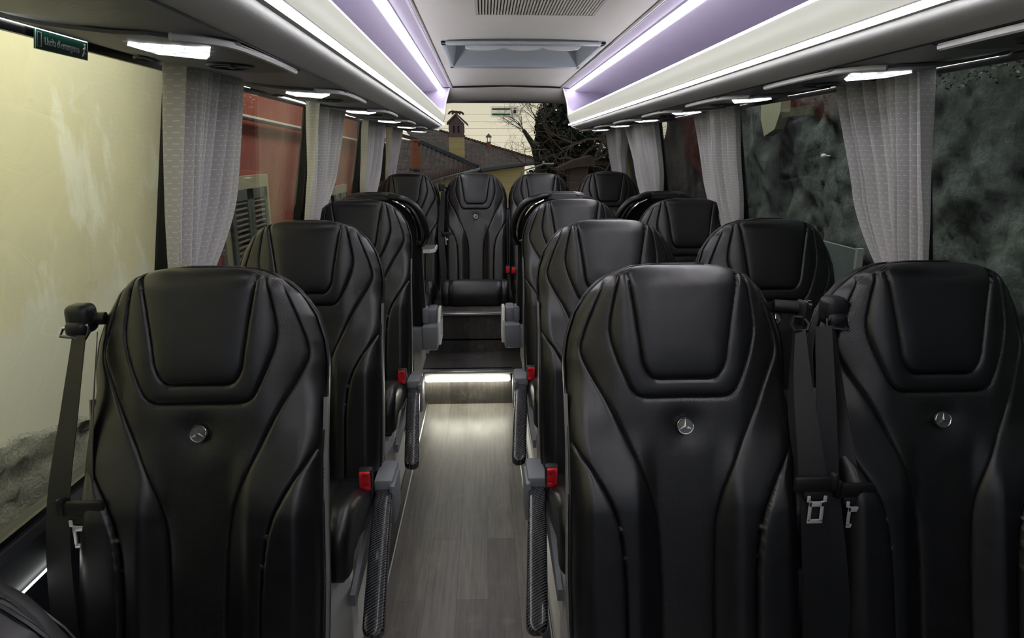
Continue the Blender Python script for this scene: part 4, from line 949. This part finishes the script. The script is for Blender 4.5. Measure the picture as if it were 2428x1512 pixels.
# the house below the lane, with hipped tiled roof
HO = Vector((-.3, 20, -2.5))
hs = thing('tiled_house', 'yellow house with brown tiled roof seen through the rear window', 'house', tuple(HO))
def hpt(p): return tuple(Vector(p) - HO)
corner = Vector((-.135, 20.6, .93)); eaveR = Vector((1.62, 23.0, 1.13)); ridgeR = Vector((1.66, 23.2, 1.20)); ridgeL = Vector((-1.46, 24.0, 2.10)); ridgeLL = Vector((-2.9, 24.3, 2.42))
val = Vector((-2.10, 22.3, 1.72)); eaveL = Vector((-1.55, 19.0, .57)); farL = Vector((-4.0, 19.0, .40)); farLT = Vector((-4.2, 22.6, 2.05))
def roof(name, pts, mat, th=.08):
    P = [hpt(p) for p in pts]; n = len(P); m = MB(); m.add(P + [(x, y, z - th) for x, y, z in P], [tuple(range(n)), tuple(range(2 * n - 1, n - 1, -1))] + [(i, n + i, n + (i + 1) % n, (i + 1) % n) for i in range(n)], [(p[0], p[1]) for p in P] * 2)
    return m.build(name, mat, hs, smooth=False)
roof('roof_slope', [corner, eaveR, ridgeR, ridgeL, ridgeLL, val], M['tiles']); roof('roof_slope', [eaveL + Vector((.0, 0, 0)), corner, val, farLT, farL], M['tiles'])
m = MB(); m.tube([hpt(val + Vector((-.6, .25, .22))), hpt(val + Vector((0, -.05, .05))), hpt(corner + Vector((-.05, -.05, .05)))], .075, 4); m.build('valley_gutter', M['slate'], hs, smooth=False)
m = MB(); m.tube([hpt(eaveL + Vector((-.8, -.4, -.18))), hpt(corner + Vector((0, -.06, -.03)))], .045, 6); m.build('gutter', plain('pale_gutter', (.35, .36, .37), .5), hs)
m = MB(); m.tube([hpt(corner + Vector((0, -.06, -.06))), hpt(eaveR + Vector((.05, -.06, -.07)))], .075, 6); m.build('gutter', M['slate'], hs)
m = MB()
for k in range(34):
    a = ridgeR.lerp(ridgeL, k / 33); m.box(hpt(a + Vector((0, 0, .02))), (.11, .14, .05), .01, rot=None)
m.build('ridge_tiles', M['tile_edge'], hs)
m = MB()
for k in range(40):
    a = (eaveL + Vector((-.5, -.2, -.08))).lerp(corner, k / 40); m.tube([hpt(a + Vector((0, -.02, .03))), hpt(a + Vector((-.02, .5, .20)))], .016, 6)
m.build('eave_tiles', M['tile_edge'], hs)
MB().add([hpt(p) for p in ((-.30, 20.9, .86), (1.35, 22.9, .98), (1.35, 22.9, -2.5), (-.30, 20.9, -2.5), (-1.6, 19.6, .62), (-1.6, 19.6, -2.5), (-4.2, 19.6, .4), (-4.2, 19.6, -2.5))], [(0, 1, 2, 3), (4, 0, 3, 5), (6, 4, 5, 7)]).build('wall', M['yellow'], hs, smooth=False)
ch = thing('chimney', 'brick-topped yellow chimney on the tiled roof', 'chimney', (-.83, 21.6, 1.35))
MB().box((0, 0, .20), (.46, .46, .64)).build('stack', M['yellow'], ch, smooth=False)
MB().box((0, 0, .70), (.46, .46, .40)).box((0, 0, .53), (.52, .52, .05)).prism([(-.25, .88), (.25, .88), (.0, 1.13)], -.24, .24, axis=1).build('brick_head', M['brick_chimney'], ch, smooth=False)
MB().box((-.07, -.235, .72), (.05, .02, .20)).box((.07, -.235, .72), (.05, .02, .20)).box((.235, 0, .72), (.02, .1, .2)).build('flue_slots', M['black'], ch, smooth=False)
MB().prism([(-.28, .86), (0, 1.14), (.36, .82), (.36, .88), (.0, 1.20), (-.28, .92)], -.30, .30, axis=1).build('cap_roof', M['brick_chimney'], ch, smooth=False)
m = MB()
for k in range(3): m.tube(crv([(-.10 + .18 * math.cos(a) * .7 + k * .10, -.2 + k * .15, 1.14 + .10 * math.sin(a)) for a in np.linspace(.2, PI - .2, 7)], 12), .03, 6)
m.build('cap_tiles', M['tile_edge'], ch)
fp = thing('flue_pot', 'small lantern-topped flue on the right slope of the roof', 'chimney', (.17, 23.3, 1.52))
MB().tube([(0, 0, 0), (0, 0, .22)], .07, 10).build('pipe', M['terracotta'], fp)
m = MB()
for k in range(4): a = PI / 4 + k * PI / 2; m.tube([(.065 * math.cos(a), .065 * math.sin(a), .2), (.065 * math.cos(a), .065 * math.sin(a), .36)], .014, 5)
m.tube([(0, 0, .35), (0, 0, .38), (0, 0, .48)], [.11, .10, .005], 10); m.build('cowl', M['bark'], fp)
tp_ = thing('terracotta_flue', 'orange terracotta flue pot on the left slope of the roof', 'chimney', (-1.95, 20.0, 1.05))
MB().tube([(0, 0, -.1), (0, 0, .15), (0, 0, .45), (0, 0, .62)], [.17, .15, .135, .11], 12).build('pot', M['terracotta'], tp_); MB().tube([(0, 0, .64), (0, 0, .70)], [.15, .14], 12).build('rim', M['terracotta'], tp_); MB().box((.11, -.02, .55), (.05, .1, .10)).build('opening', M['black'], tp_)
lp = thing('street_lamp', 'white arm of a street lamp below the dark tree', 'lamp', (1.02, 11.6, -1))
MB().tube([(-.38, 0, 2.06), (-.05, 0, 2.17), (-.02, 0, 2.18)], .012, 6).build('arm', M['pipe'], lp); MB().box((.06, 0, 2.185), (.20, .09, .022), .008).box((-.02, 0, 2.21), (.03, .03, .04), .006).build('lamp_head', M['lamp_white'], lp); MB().tube([(-.38, 0, 0), (-.38, 0, 2.06)], .02, 8).build('post', M['pipe'], lp)
sh = thing('garden_shed', 'small weathered brown roof under the ivy', 'shed', (1.60, 12.4, -1))
MB().prism([(-.30, 2.10), (.0, 2.24), (.30, 2.32), (.36, 2.20), (.36, 2.14), (.05, 2.12), (-.30, 2.06)], -.3, .3, axis=1).build('roof', M['thatch'], sh, smooth=False); MB().box((.10, .1, 1.06), (.34, .4, 2.10)).build('wall', M['bark'], sh, smooth=False)
